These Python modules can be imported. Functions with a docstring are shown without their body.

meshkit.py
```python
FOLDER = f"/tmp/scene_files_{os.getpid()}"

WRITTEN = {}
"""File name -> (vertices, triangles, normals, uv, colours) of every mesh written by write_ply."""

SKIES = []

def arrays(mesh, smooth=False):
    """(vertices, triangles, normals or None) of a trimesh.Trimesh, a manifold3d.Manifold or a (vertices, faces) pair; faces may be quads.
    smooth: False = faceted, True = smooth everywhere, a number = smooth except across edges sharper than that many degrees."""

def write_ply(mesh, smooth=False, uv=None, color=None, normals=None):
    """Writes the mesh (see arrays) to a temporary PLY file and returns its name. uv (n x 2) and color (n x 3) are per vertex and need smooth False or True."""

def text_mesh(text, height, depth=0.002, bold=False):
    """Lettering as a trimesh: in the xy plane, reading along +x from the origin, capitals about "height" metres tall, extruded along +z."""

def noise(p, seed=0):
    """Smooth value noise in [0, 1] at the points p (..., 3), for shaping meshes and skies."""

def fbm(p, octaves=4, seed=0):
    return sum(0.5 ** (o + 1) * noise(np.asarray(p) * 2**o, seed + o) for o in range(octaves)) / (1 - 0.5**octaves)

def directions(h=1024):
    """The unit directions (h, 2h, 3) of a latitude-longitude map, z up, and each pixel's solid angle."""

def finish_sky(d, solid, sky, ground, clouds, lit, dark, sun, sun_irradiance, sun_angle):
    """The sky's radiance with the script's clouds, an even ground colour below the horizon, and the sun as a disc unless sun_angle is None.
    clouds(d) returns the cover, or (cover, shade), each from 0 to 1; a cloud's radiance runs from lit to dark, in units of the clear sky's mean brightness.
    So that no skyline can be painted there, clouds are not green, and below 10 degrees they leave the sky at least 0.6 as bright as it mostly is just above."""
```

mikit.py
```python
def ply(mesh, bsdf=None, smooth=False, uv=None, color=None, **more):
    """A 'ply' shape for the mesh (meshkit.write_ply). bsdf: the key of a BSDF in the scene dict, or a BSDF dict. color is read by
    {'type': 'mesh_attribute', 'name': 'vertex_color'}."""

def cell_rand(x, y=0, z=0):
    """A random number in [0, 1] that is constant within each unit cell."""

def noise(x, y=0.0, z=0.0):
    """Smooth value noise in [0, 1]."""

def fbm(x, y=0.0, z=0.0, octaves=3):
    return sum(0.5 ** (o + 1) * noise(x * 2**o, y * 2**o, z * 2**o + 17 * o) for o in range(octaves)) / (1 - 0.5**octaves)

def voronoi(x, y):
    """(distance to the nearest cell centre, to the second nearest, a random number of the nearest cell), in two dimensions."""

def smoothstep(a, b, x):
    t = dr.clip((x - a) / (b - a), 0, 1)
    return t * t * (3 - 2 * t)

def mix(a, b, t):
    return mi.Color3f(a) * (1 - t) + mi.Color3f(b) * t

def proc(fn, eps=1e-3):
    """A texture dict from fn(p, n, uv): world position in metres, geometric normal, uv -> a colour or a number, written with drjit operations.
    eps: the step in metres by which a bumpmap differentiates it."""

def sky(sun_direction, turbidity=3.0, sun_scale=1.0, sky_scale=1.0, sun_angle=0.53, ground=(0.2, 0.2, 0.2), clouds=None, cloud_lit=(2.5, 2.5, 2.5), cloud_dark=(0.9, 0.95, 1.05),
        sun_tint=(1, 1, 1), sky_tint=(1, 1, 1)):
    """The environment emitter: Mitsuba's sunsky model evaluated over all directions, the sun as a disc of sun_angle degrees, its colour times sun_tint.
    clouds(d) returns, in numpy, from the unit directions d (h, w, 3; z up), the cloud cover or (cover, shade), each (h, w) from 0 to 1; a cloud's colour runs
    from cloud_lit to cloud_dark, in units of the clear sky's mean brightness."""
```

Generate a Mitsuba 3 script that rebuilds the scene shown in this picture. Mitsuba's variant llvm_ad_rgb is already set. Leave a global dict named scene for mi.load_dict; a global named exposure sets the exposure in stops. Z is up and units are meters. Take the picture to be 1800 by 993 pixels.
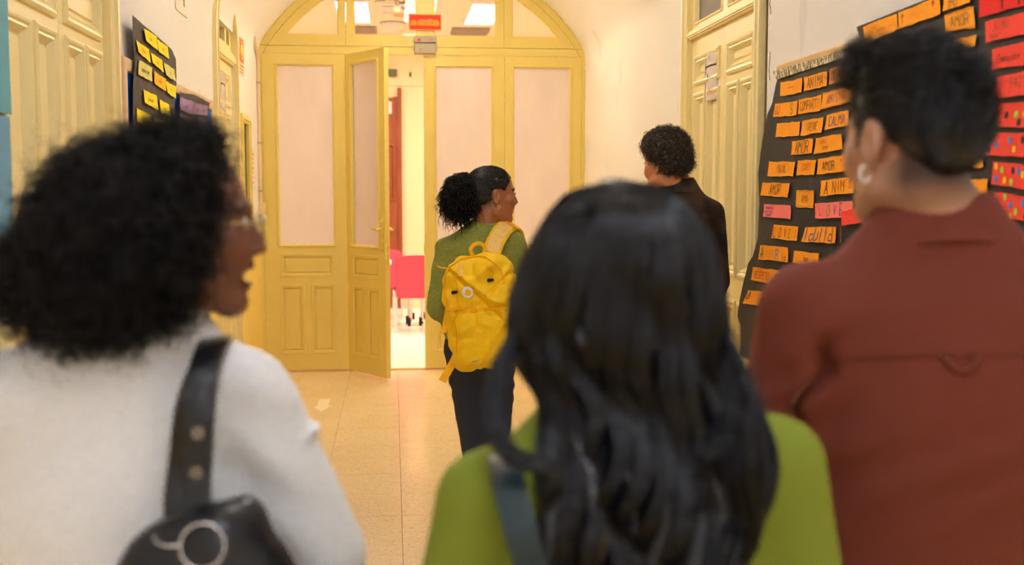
import math, random
import numpy as np, trimesh, shapely, shapely.affinity as saff
from shapely.geometry import Polygon, LineString, box as sbox, Point
from shapely.ops import unary_union
import mitsuba as mi, drjit as dr, mikit, meshkit
from mikit import proc, noise, fbm, voronoi, cell_rand, smoothstep, mix
T = mi.ScalarTransform4f

# ---------------------------------------------------------------- camera, exposure, lamps
F, EYE = 1970.0, 1.55
PITCH = math.atan(159.5 / F); YAW = math.atan(210 / F * math.cos(PITCH))
CR = np.array([math.cos(YAW), -math.sin(YAW), 0.0])
CF = np.array([math.sin(YAW) * math.cos(PITCH), math.cos(YAW) * math.cos(PITCH), -math.sin(PITCH)])
CU = np.array([math.sin(YAW) * math.sin(PITCH), math.cos(YAW) * math.sin(PITCH), math.cos(PITCH)])
CO = np.array([0.0, 0.0, EYE])
exposure = 0.92
scene, labels = {}, {}
scene['camera'] = {'type': 'thinlens', 'fov': 2 * math.degrees(math.atan(900 / F)), 'fov_axis': 'x',
                   'to_world': T().look_at(origin=CO.tolist(), target=(CO + CF).tolist(), up=[0, 0, 1]),
                   'aperture_radius': 0.0066, 'focus_distance': 5.2, 'near_clip': 0.05, 'far_clip': 100.0}
# unseen ceiling lamps, placed to light the walls and near people: (x, y, z, half x, half y, radiance)
WARM, NEUT, COOL = np.array([1.0, .83, .57]), np.array([1.0, .97, .96]), np.array([.87, .95, 1.12])
UNSEEN_LAMPS = [(.28, 8.3, 3.38, .15, .60, 9.2 * WARM), (.28, 5.6, 3.38, .15, .60, 6.0 * np.array([1, .88, .70])),
         (.28, 2.9, 3.38, .15, .60, 6.0 * NEUT), (.28, 0.2, 3.38, .15, .60, 6.5 * COOL),
         (.28, -2.4, 3.38, .15, .60, 9.5 * COOL), (.28, -4.6, 3.38, .15, .60, 7.0 * COOL)]
ROOM_LAMPS = 15.0 * np.array([1.0, .93, .86])


def at(px, py, axis, value):
    """The point of the plane (world axis = value) that the photograph shows at this pixel: used to measure the place."""
    d = CR * (px - 900) / F + CF - CU * (py - 496.5) / F
    return CO + d * (value - CO[axis]) / d[axis]


# ---------------------------------------------------------------- helpers
USED = {}


def key(name, parent=None):
    full = f'{parent}__{name}' if parent else name
    n = USED.get(full, -1) + 1
    USED[full] = n
    return full if n == 0 else f'{full}_{n:03d}'


def say(k, label=None, cat=None, group=None, kind=None):
    d = {a: b for a, b in (('label', label), ('category', cat), ('group', group), ('kind', kind)) if b}
    if d:
        labels[k] = d
    return k


def add(name, mesh, mat, parent=None, smooth=False, label=None, cat=None, group=None, kind=None, color=None, emit=None):
    k = key(name, parent)
    more = {'emitter': {'type': 'area', 'radiance': {'type': 'rgb', 'value': [float(x) for x in emit]}}} if emit is not None else {}
    scene[k] = mikit.ply(mesh, mat, smooth=smooth, color=color, **more)
    return say(k, label, cat, group, kind)


def thing(name, label=None, cat=None, group=None, kind=None):
    return say(key(name), label, cat, group, kind)


def cat_(*m):
    m = [x for x in m if x is not None]
    return trimesh.util.concatenate(m) if len(m) > 1 else m[0]


def boxm(lo, hi):
    lo, hi = np.minimum(lo, hi), np.maximum(lo, hi)
    b = trimesh.creation.box(hi - lo)
    b.apply_translation((np.asarray(lo, float) + hi) / 2)
    return b


def bevel_box(lo, hi, c=.003):
    """A box with chamfered edges, as the hull of its three inset slabs."""
    lo, hi = np.minimum(lo, hi).astype(float), np.maximum(lo, hi).astype(float)
    c = min(c, .45 * (hi - lo).min())
    pts = []
    for a in range(3):
        l, h = lo + c, hi - c
        l[a], h[a] = lo[a], hi[a]
        pts += [[(l, h)[i][0], (l, h)[j][1], (l, h)[k][2]] for i in (0, 1) for j in (0, 1) for k in (0, 1)]
    return trimesh.convex.convex_hull(np.array(pts))


def extrude(poly, depth, z0=0.0):
    geoms = [g for g in getattr(poly, 'geoms', [poly]) if g.geom_type == 'Polygon' and g.area > 1e-9]
    m = cat_(*[trimesh.creation.extrude_polygon(g, depth, engine='earcut') for g in geoms])
    m.apply_translation((0, 0, z0))
    return m


class Plane:
    """Local frame on a wall: u to the right, v up, w out of the wall towards the viewer."""

    def __init__(self, o, u, w, v=(0, 0, 1)):
        self.m = np.eye(4)
        self.m[:3, 0], self.m[:3, 1], self.m[:3, 2], self.m[:3, 3] = u, v, w, o

    def __call__(self, mesh):
        mesh = mesh.copy()
        mesh.apply_transform(self.m)
        return mesh

    def p(self, u, v, w=0.0):
        return (self.m @ np.array([u, v, w, 1.0]))[:3]


def moulding(rect, prof):
    """Mitred rectangular moulding; prof = [(inset, height)...] from the outside in."""
    u0, v0, u1, v1 = rect
    P = [(d, h) for d, h in prof]
    V = []
    for d, h in P:
        V += [(u0 + d, v0 + d, h), (u1 - d, v0 + d, h), (u1 - d, v1 - d, h), (u0 + d, v1 - d, h)]
    Q = []
    n = len(P)
    for i in range(n):
        j = (i + 1) % n
        for c in range(4):
            d = (c + 1) % 4
            Q.append([i * 4 + c, i * 4 + d, j * 4 + d, j * 4 + c])
    Q = np.array(Q)
    return trimesh.Trimesh(np.array(V), np.vstack([Q[:, [0, 1, 2]], Q[:, [0, 2, 3]]]), process=False)


def frames(P):
    P = np.asarray(P, float)
    t = np.gradient(P, axis=0)
    t /= np.linalg.norm(t, axis=-1, keepdims=True) + 1e-12
    return t


def tube(points, r, sides=8, closed=False):
    p = np.asarray(points, float)
    n = len(p)
    if closed:
        t = np.roll(p, -1, 0) - np.roll(p, 1, 0)
        t /= np.linalg.norm(t, axis=1, keepdims=True)
    else:
        t = frames(p)
    a = np.cross(t[0], [0, 0, 1] if abs(t[0][2]) < .9 else [1, 0, 0])
    A = []
    for i in range(n):
        a = a - t[i] * (a @ t[i])
        a /= np.linalg.norm(a)
        A.append(a)
    A = np.array(A)
    B = np.cross(t, A)
    g = np.arange(sides) * 2 * np.pi / sides
    r = np.broadcast_to(r, (n,))
    V = p[:, None] + r[:, None, None] * (np.cos(g)[None, :, None] * A[:, None] + np.sin(g)[None, :, None] * B[:, None])
    V = V.reshape(-1, 3)
    i, j = np.meshgrid(np.arange(n if closed else n - 1), np.arange(sides), indexing='ij')
    k = (i + 1) % n
    Q = np.stack([i * sides + j, i * sides + (j + 1) % sides, k * sides + (j + 1) % sides, k * sides + j], -1).reshape(-1, 4)
    Fc = np.vstack([Q[:, [0, 1, 2]], Q[:, [0, 2, 3]]])
    if not closed:
        c0, c1 = len(V), len(V) + 1
        V = np.vstack([V, p[:1], p[-1:]])
        s = np.arange(sides)
        e = (n - 1) * sides
        Fc = np.vstack([Fc, np.stack([s * 0 + c0, (s + 1) % sides, s], 1), np.stack([s * 0 + c1, e + s, e + (s + 1) % sides], 1)])
    return trimesh.Trimesh(V, Fc, process=False)


def ribbon(points, normals, width, thick):
    """A flat strap along the points; normals = outward direction of its face."""
    p = np.asarray(points, float)
    t = frames(p)
    nn = np.broadcast_to(np.asarray(normals, float), p.shape)
    s = np.cross(t, nn)
    s /= np.linalg.norm(s, axis=1, keepdims=True)
    nn = np.cross(s, t)
    w = np.broadcast_to(width, (len(p),))[:, None] / 2
    h = thick / 2
    c = np.minimum(w * .3, .003)
    ring = [(-1, -.4), (-1, .4), (-.9, 1), (.9, 1), (1, .4), (1, -.4), (.9, -1), (-.9, -1)]
    V = np.stack([p + s * w * a + nn * h * b for a, b in ring], 1)
    n, k = len(p), len(ring)
    V = V.reshape(-1, 3)
    i, j = np.meshgrid(np.arange(n - 1), np.arange(k), indexing='ij')
    Q = np.stack([i * k + j, (i + 1) * k + j, (i + 1) * k + (j + 1) % k, i * k + (j + 1) % k], -1).reshape(-1, 4)
    caps = [[0, j, j + 1] for j in range(1, k - 1)] + [[(n - 1) * k, (n - 1) * k + j + 1, (n - 1) * k + j] for j in range(1, k - 1)]
    return trimesh.Trimesh(V, np.vstack([Q[:, [0, 1, 2]], Q[:, [0, 2, 3]], caps]), process=False)


def spline(pts, n):
    """Catmull-Rom through the points, n samples."""
    from scipy.interpolate import CubicSpline
    pts = np.asarray(pts, float)
    s = np.concatenate([[0], np.cumsum(np.linalg.norm(np.diff(pts, axis=0), axis=1))])
    return CubicSpline(s, pts)(np.linspace(0, s[-1], n))


def lathe(prof, n=24):
    """Revolve [(r, z)...] about z."""
    return trimesh.creation.revolve(np.array(prof, float), sections=n)


# --- marker lettering: strokes on a 4 x 6 grid
GLYPH = {
    'A': '002640|1232', 'B': '00062635433303|33424110 00'.replace(' ', ''), 'C': '45261602041020 41'.replace(' ', ''), 'D': '000626444220 00'.replace(' ', ''),
    'E': '46060040|0333', 'F': '000646|0333', 'G': '4526160204102041 4323'.replace(' ', ''), 'H': '0006|4046|0343', 'I': '2026', 'J': '4642301001', 'L': '060040',
    'M': '0006234640', 'N': '00064046', 'O': '10011526364541301 0'.replace(' ', ''), 'P': '00063645443303', 'R': '00063645443303|2340', 'S': '4536160504132332413010 01'.replace(' ', ''),
    'T': '0646|2620', 'U': '060110304146', 'V': '062046', 'Y': '062346|2320', 'Z': '06460040', 'X': '0046|0640', 'a': '4333130201104041|4340', 'b': '0600|0314334130 1000'.replace(' ', ''),
    'c': '433313020110 3041'.replace(' ', ''), 'l': '2620', 'o': '1333424130100102 13'.replace(' ', ''), 'r': '0004|031434', 't': '2620|1434', 'u': '04011030 4144|4440'.replace(' ', ''),
    'p': '04|0004344342310 1'.replace(' ', ''), 'y': '0422|4410', 'm': '0004|0314230 0'.replace(' ', '') + '|2334 4340'.replace(' ', ''), 'i': '2024|2526', 'e': '0242433313020110 3041'.replace(' ', ''),
    'h': '0600|03143330', '1': '152620', '0': '1001152636454130 10'.replace(' ', ''), '5': '460604334130 10'.replace(' ', ''), '7': '064610', ':': '2122|2425', '!': '2021|2326', '?': '0516364523 22|2021'.replace(' ', ''),
    '~': '02142334 44'.replace(' ', ''), '>': '2026|0426|4426',
}


def letters(text, height, stroke=.08, rng=None, aspect=.62):
    """Hand lettering as a shapely shape: capitals `height` tall, starting at the origin."""
    out, x = [], 0.0
    for ch in text:
        if ch == ' ':
            x += .5
            continue
        if ch == '*':      # a small heart
            h = unary_union([Point(-.11, .16).buffer(.13), Point(.11, .16).buffer(.13), Polygon([(-.235, .13), (.235, .13), (0, -.2)])])
            out.append(saff.translate(h, x + .3, .55)); x += .8
            continue
        for st in GLYPH.get(ch, GLYPH['~']).split('|'):
            pts = [(int(st[i]) / 4 * aspect, int(st[i + 1]) / 6) for i in range(0, len(st) - 1, 2)]
            if rng is not None:
                pts = [(a + rng.normal(0, .025), b + rng.normal(0, .025)) for a, b in pts]
            if len(pts) > 1:
                out.append(saff.translate(LineString(pts).buffer(stroke / 2, quad_segs=1), x, 0))
        x += aspect + .22
    return saff.scale(unary_union(out), height, height, origin=(0, 0)), (x - .22) * height


# --- implicit surfaces -> meshes (surface nets on the blocks near the surface)
def surf(f, lo, hi, h):
    lo, hi = np.asarray(lo, float), np.asarray(hi, float)
    B = 8
    nb = np.ceil((hi - lo) / (h * B)).astype(int)
    n = nb * B
    ci = np.stack(np.meshgrid(*[np.arange(k) for k in nb], indexing='ij'), -1).reshape(-1, 3)
    cc = lo + (ci * B + (B - 1) / 2) * h
    dc = f(cc.astype(np.float32))
    D = np.repeat(np.repeat(np.repeat(dc.reshape(nb), B, 0), B, 1), B, 2).astype(np.float32)
    act = np.abs(dc) < h * B * 1.05
    off = np.stack(np.meshgrid(*[np.arange(B)] * 3, indexing='ij'), -1).reshape(-1, 3)
    idx = (ci[act][:, None] * B + off).reshape(-1, 3)
    for s in range(0, len(idx), 400000):
        q = idx[s:s + 400000]
        D[q[:, 0], q[:, 1], q[:, 2]] = f((lo + q * h).astype(np.float32))
    S = D < 0
    c = np.zeros(n - 1, np.int8)
    for a in (0, 1):
        for b in (0, 1):
            for d in (0, 1):
                c += S[a:n[0] - 1 + a, b:n[1] - 1 + b, d:n[2] - 1 + d]
    cells = np.argwhere((c > 0) & (c < 8))
    num = -np.ones(n - 1, np.int64)
    num[tuple(cells.T)] = np.arange(len(cells))
    acc, cnt = np.zeros((len(cells), 3)), np.zeros(len(cells))
    corner = [(a, b, d) for a in (0, 1) for b in (0, 1) for d in (0, 1)]
    for i in range(8):
        for j in range(i + 1, 8):
            A, Bc = np.array(corner[i]), np.array(corner[j])
            if np.abs(A - Bc).sum() != 1:
                continue
            da, db = D[tuple((cells + A).T)], D[tuple((cells + Bc).T)]
            m = (da < 0) != (db < 0)
            t = np.where(m, da / np.where(m, da - db, 1), 0)
            acc += m[:, None] * (A + (Bc - A) * t[:, None])
            cnt += m
    V = lo + (cells + acc / cnt[:, None]) * h
    faces = []
    for ax in range(3):
        e = np.eye(3, dtype=int)[ax]
        s0 = S[tuple(slice(0, n[k] - e[k]) for k in range(3))]
        s1 = S[tuple(slice(e[k], n[k]) for k in range(3))]
        E = np.argwhere(s0 != s1)
        b, d = [k for k in range(3) if k != ax]
        ok = (E[:, b] > 0) & (E[:, d] > 0) & (E[:, b] < n[b] - 1) & (E[:, d] < n[d] - 1)
        E = E[ok]
        eb, ed = np.eye(3, dtype=int)[b], np.eye(3, dtype=int)[d]
        q = np.stack([num[tuple((E - eb - ed).T)], num[tuple((E - ed).T)], num[tuple(E.T)], num[tuple((E - eb).T)]], 1)
        flip = s0[tuple(E.T)] ^ (ax == 1)
        q = np.where(flip[:, None], q, q[:, ::-1])
        q = q[(q >= 0).all(1)]
        faces += [q[:, [0, 1, 2]], q[:, [0, 2, 3]]]
    return trimesh.Trimesh(V, np.vstack(faces), process=False)


def smin(a, b, k):
    h = np.clip(.5 + .5 * (b - a) / k, 0, 1)
    return b + (a - b) * h - k * h * (1 - h)


def smax(a, b, k):
    return -smin(-a, -b, k)


def cone(p, a, b, ra, rb):
    a, b = np.asarray(a, np.float32), np.asarray(b, np.float32)
    ba = b - a
    t = np.clip((p - a) @ ba / max(float(ba @ ba), 1e-9), 0, 1)
    return np.linalg.norm(p - a - t[:, None] * ba, axis=1) - (ra + (rb - ra) * t)


def ell(p, c, r):
    q, r = p - np.asarray(c, np.float32), np.asarray(r, np.float32)
    k0, k1 = np.linalg.norm(q / r, axis=1), np.linalg.norm(q / (r * r), axis=1)
    return k0 * (k0 - 1) / np.maximum(k1, 1e-6)


def rbox(p, c, half, r):
    q = np.abs(p - np.asarray(c, np.float32)) - (np.asarray(half, np.float32) - r)
    return np.linalg.norm(np.maximum(q, 0), axis=1) + np.minimum(q.max(1), 0) - r


def vnormals(m):
    return meshkit.arrays(m, True)[2]


def displace(m, fn):
    """Move every vertex along its normal by fn(vertices, normals)."""
    n = vnormals(m)
    m = m.copy()
    m.vertices = m.vertices + n * fn(np.asarray(m.vertices), n)[:, None]
    return m


def flat(rgb):
    """sRGB 0-255 to linear."""
    c = np.asarray(rgb, float) / 255
    return [float(x) for x in np.where(c < .04045, c / 12.92, ((c + .055) / 1.055) ** 2.4)]


def matte(rgb, rough=.6, spec=.3, **kw):
    return {'type': 'twosided', 'bsdf': {'type': 'principled', 'base_color': {'type': 'rgb', 'value': flat(rgb)}, 'roughness': rough, 'specular': spec, **kw}}


def surface(fn, rough=.6, spec=.3, bump=None, bump_eps=1e-3, **kw):
    b = {'type': 'principled', 'base_color': proc(fn), 'roughness': rough, 'specular': spec, **kw}
    if bump is not None:
        b = {'type': 'bumpmap', 'arbitrary': proc(bump, bump_eps), 'scale': 1.0, 'bsdf': b}
    return {'type': 'twosided', 'bsdf': b}
# ---------------------------------------------------------------- materials
def bsdf(name, d):
    name = 'mat_' + name
    scene[name] = d
    return name


def paint_fn(rgb, wear=.06):
    base = np.array(flat(rgb))

    def fn(p, n, uv):
        k = fbm(p.x * 2.3, p.y * 2.3, p.z * 1.1)
        s = fbm(p.x * 14, p.y * 14, p.z * 5)
        return mi.Color3f(*base.tolist()) * (1 - wear + wear * 1.6 * k + .04 * (s - .5))
    return fn


M_YELLOW = bsdf('paint_yellow', surface(paint_fn((233, 213, 122)), rough=.32, spec=.45, bump=lambda p, n, uv: .0006 * fbm(p.x * 30, p.y * 30, p.z * 12)))
M_CREAMPAINT = bsdf('paint_cream_yellow', surface(paint_fn((236, 221, 164)), rough=.32, spec=.45, bump=lambda p, n, uv: .0006 * fbm(p.x * 30, p.y * 30, p.z * 12)))
M_DADO = bsdf('paint_dado', surface(paint_fn((236, 212, 122)), rough=.3, spec=.45))


def wall_fn(p, n, uv):
    k = fbm(p.x * 1.3, p.y * 1.3, p.z * 1.3, 4)
    scuff = smoothstep(.70, .78, fbm(p.x * 6, p.y * 6 + 3, p.z * 2.2, 4)) * .22
    return mi.Color3f(.80, .785, .77) * (.97 + .06 * k) * (1 - scuff * .4)


M_WALL = bsdf('plaster_white', surface(wall_fn, rough=.75, spec=.2, bump=lambda p, n, uv: .0012 * fbm(p.x * 22, p.y * 22, p.z * 22)))
M_CREAM = bsdf('plaster_cream', matte((246, 232, 208), .8, .2))
M_WHITE = bsdf('white_lacquer', matte((238, 236, 232), .4, .4))
M_DARKGAP = bsdf('dark_recess', matte((40, 34, 26), .9, .1))


def tile_fn(p, n, uv):
    # terrazzo: fine chips in a warm cream paste, each tile its own tone
    t = cell_rand((p.x - .031) / .405, (p.y + 30) / .405, 5)
    d1, d2, w = voronoi(p.x * 70 + 2 * noise(p.x * 30, p.y * 30), p.y * 70)
    chip = smoothstep(.42, .30, d1) * dr.select(w > .55, 1.0, 0.0)
    e1, e2, w2 = voronoi(p.x * 190, p.y * 190)
    fine = smoothstep(.5, .3, e1) * dr.select(w2 > .6, 1.0, 0.0)
    c = mix((.69, .56, .37), (.72, .595, .405), t)
    c = mix(c, mix((.44, .30, .17), (.82, .74, .60), dr.select(w > .8, 1.0, 0.0)), chip * .5)
    c = mix(c, (.50, .36, .2), fine * .28)
    return c * (.93 + .14 * fbm(p.x * 1.1, p.y * 1.1))


M_TILE = bsdf('terrazzo', surface(tile_fn, rough=.20, spec=.5))
M_GROUT = bsdf('grout', matte((150, 122, 84), .8, .2))
M_WOOD = bsdf('pale_wood', surface(lambda p, n, uv: mix((.62, .39, .17), (.76, .52, .27), fbm(p.x * 60, p.y * 3, p.z * 60) * .6 + .4 * noise(p.x * 200, p.y * 8, p.z * 200)), rough=.45))
M_BROWN = bsdf('brown_wood', surface(lambda p, n, uv: mix((.22, .055, .022), (.36, .10, .04), fbm(p.x * 40, p.y * 40, p.z * 3)), rough=.4))
M_BRASS = bsdf('brass', {'type': 'roughconductor', 'material': 'Au', 'alpha': .2, 'specular_reflectance': {'type': 'rgb', 'value': [.95, .9, .75]}})
M_STEEL = bsdf('steel', {'type': 'roughconductor', 'material': 'Cr', 'alpha': .18})
M_GREY = bsdf('grey_plastic', matte((178, 168, 152), .5))
M_CLEAR = bsdf('clear_glass', {'type': 'thindielectric'})


def frost_fn(p, n, uv):
    rib = .5 + .5 * dr.sin(p.x * 420)
    return mi.Color3f(.66, .615, .575) * (.84 + .07 * rib + .17 * fbm(p.x * 9, p.y, p.z * 2.5, 4))


M_FROST = bsdf('ribbed_glass', {'type': 'principledthin', 'base_color': proc(frost_fn), 'roughness': .42, 'spec_trans': .28, 'diff_trans': .85, 'eta': 1.3})
M_LAMP = bsdf('lamp_diffuser', matte((245, 245, 240), .6))
M_FELT = bsdf('blue_felt', surface(lambda p, n, uv: mix((.012, .095, .36), (.02, .14, .48), noise(p.x * 300, p.y * 300, p.z * 300)), rough=.9, spec=.1))


def black_paper(p, n, uv):
    k = fbm(p.x * 5, p.y * 5, p.z * 5, 4)
    s = smoothstep(.60, .72, fbm(p.x * 3, p.y * 18, p.z * 2.5))
    return mix((.020, .019, .021), (.055, .050, .050), k * .6 + s * .35)


M_BLACKPAPER = bsdf('black_paper', surface(black_paper, rough=.62, spec=.35, bump=lambda p, n, uv: .004 * fbm(p.x * 9, p.y * 9, p.z * 9, 4)))
M_BROWNPAPER = bsdf('brown_black_paper', surface(lambda p, n, uv: black_paper(p, n, uv) * mi.Color3f(1.6, 1.35, 1.2) + mi.Color3f(.02, .015, .012), rough=.65, spec=.3, bump=lambda p, n, uv: .003 * fbm(p.x * 9, p.y * 9, p.z * 9, 4)))


def note_mat(name, rgb, rough=.7):
    base = np.array(flat(rgb))

    def fn(p, n, uv):
        k = fbm(p.x * 18, p.y * 18, p.z * 18)
        return mi.Color3f(*base.tolist()) * (.90 + .2 * k)
    return bsdf(name, surface(fn, rough=rough, spec=.2, bump=lambda p, n, uv: .0012 * fbm(p.x * 25, p.y * 25, p.z * 25)))


M_NOTE = {'orange': note_mat('orange_paper', (255, 162, 34)), 'amber': note_mat('amber_paper', (246, 160, 40)), 'pink': note_mat('salmon_paper', (250, 128, 118)),
          'red': note_mat('red_paper', (240, 74, 60)), 'scarlet': note_mat('scarlet_paper', (226, 44, 40)), 'yellow': note_mat('yellow_paper', (250, 224, 20)), 'pale': note_mat('pale_green_paper', (222, 214, 120)),
          'gold': note_mat('gold_paper', (250, 190, 20)), 'purple': note_mat('lilac_paper', (158, 128, 176)), 'blue': note_mat('sky_blue_paper', (104, 165, 178)), 'blue2': note_mat('pale_blue_paper', (110, 160, 190))}
INK = {n: bsdf('ink_' + n, matte(c, .6)) for n, c in dict(navy=(40, 30, 48), grey=(120, 82, 40), red=(205, 48, 34), green=(44, 110, 52), purple=(120, 70, 130), white=(230, 220, 210),
                                                         brown=(150, 80, 26), yellow=(252, 208, 20), blue=(50, 130, 205), lime=(160, 208, 60), black=(30, 24, 26), olive=(130, 140, 30), orange=(240, 150, 40)).items()}

# ---------------------------------------------------------------- the corridor shell
XL, XR, YB, ZS = -1.12, 1.67, 9.72, 2.78          # left wall, right wall, door screen, springing of the vault
ACX, ACZ, AR = .275, 1.933, 1.623                 # arch of the vault
Y0 = -5.6
LEFT = Plane((XL, 0, 0), (0, 1, 0), (1, 0, 0))
RIGHT = Plane((XR, 0, 0), (0, -1, 0), (-1, 0, 0))
BACK = Plane((0, YB, 0), (1, 0, 0), (0, -1, 0))


def arc(r, a0, a1, n=40):
    a = np.linspace(a0, a1, n)
    return np.stack([ACX + r * np.cos(a), ACZ + r * np.sin(a)], 1)


th = math.asin((ZS - ACZ) / AR)
# vault: extruded arch ring
f_ = .06
pa_ = arc(AR, th + f_, math.pi - th - f_)
tz_ = np.array([-math.sin(th + f_), math.cos(th + f_)])
kk_ = (XR - pa_[0, 0]) / -tz_[0] if True else 0
ctl = np.array([XR, pa_[0, 1] + tz_[1] * (pa_[0, 0] - XR) / tz_[0] * -1])
tt_ = np.linspace(0, 1, 12)[:-1, None]
p0_ = np.array([XR, 2 * ctl[1] - pa_[0, 1]])
fr_ = (1 - tt_) ** 2 * p0_ + 2 * tt_ * (1 - tt_) * ctl + tt_ ** 2 * pa_[0]
fl_ = np.c_[2 * ACX - fr_[:, 0], fr_[:, 1]]
ring = Polygon(np.vstack([[(XR + .28, p0_[1])], fr_, pa_, fl_[::-1], [(2 * ACX - XR - .28, p0_[1])], arc(AR + .30, math.pi - th, th)]))
v = extrude(ring, YB + .02 - Y0)
v.apply_transform(np.array([[1, 0, 0, 0], [0, 0, -1, YB + .02], [0, 1, 0, 0], [0, 0, 0, 1.0]]))
add('ceiling', v, M_WALL, smooth=30, kind='structure', label='white plaster barrel vault over the corridor')

DOOR_L = (3.38, 4.69, 2.78)     # y0, y1, top of the opening in the left wall, nearer door
DOOR_FL = (7.40, 8.28, 2.83)
DOOR_R = (4.92, 6.34, 2.76)
WIN_L = (8.52, 9.00, 1.2, 2.12)


def side_wall(plane, sgn, holes, name, label):
    y0, y1 = Y0, YB + .25
    outer = sbox(min(sgn * y0, sgn * y1), -.02, max(sgn * y0, sgn * y1), ZS + .02)
    for a, b, z0, z1 in holes:
        outer = outer.difference(sbox(min(sgn * a, sgn * b), z0, max(sgn * a, sgn * b), z1))
    w = extrude(outer, .30, -.30)
    add(name, plane(w), M_WALL, kind='structure', label=label)


side_wall(LEFT, 1, [(DOOR_L[0], DOOR_L[1], -.1, DOOR_L[2]), (DOOR_FL[0], DOOR_FL[1], -.1, DOOR_FL[2]), WIN_L], 'wall_left', 'white plaster wall on the left of the corridor')
side_wall(RIGHT, -1, [(DOOR_R[0], DOOR_R[1], -.1, DOOR_R[2])], 'wall_right', 'white plaster wall on the right of the corridor')
for nm, plane, sgn, spans in (('trim_1', LEFT, 1, [(Y0, DOOR_L[0]), (DOOR_L[1], DOOR_FL[0]), (DOOR_FL[1], YB)]), ('trim_2', RIGHT, -1, [(Y0, DOOR_R[0]), (DOOR_R[1], YB)])):
    k = say(key(nm), 'yellow painted dado along the foot of the corridor wall', kind='structure')
    for a, b in spans:
        add('dado_panel', plane(boxm((sgn * a, 0, 0), (sgn * b, 1.04, .004))), M_DADO, parent=k)
        add('skirting', plane(boxm((sgn * a, 0, 0), (sgn * b, .09, .014))), M_YELLOW, parent=k)
# unseen wall around the arch, blocks light beside the vault; end wall behind the camera
hole = Polygon(np.vstack([[(XL + .02, -.1)], arc(AR, math.pi - th, th), [(XR - .02, -.1)]]))
w = extrude(sbox(-4.2, 0, 4.8, 4.4).difference(hole), .20, -.26)
add('wall_back_unseen', BACK(w), M_WALL, kind='structure', label='unseen wall around the arched door screen')
add('wall_front', boxm((XL - .3, Y0 - .2, 0), (XR + .3, Y0, 3.8)), M_WALL, kind='structure', label='end wall behind the viewer')

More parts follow.
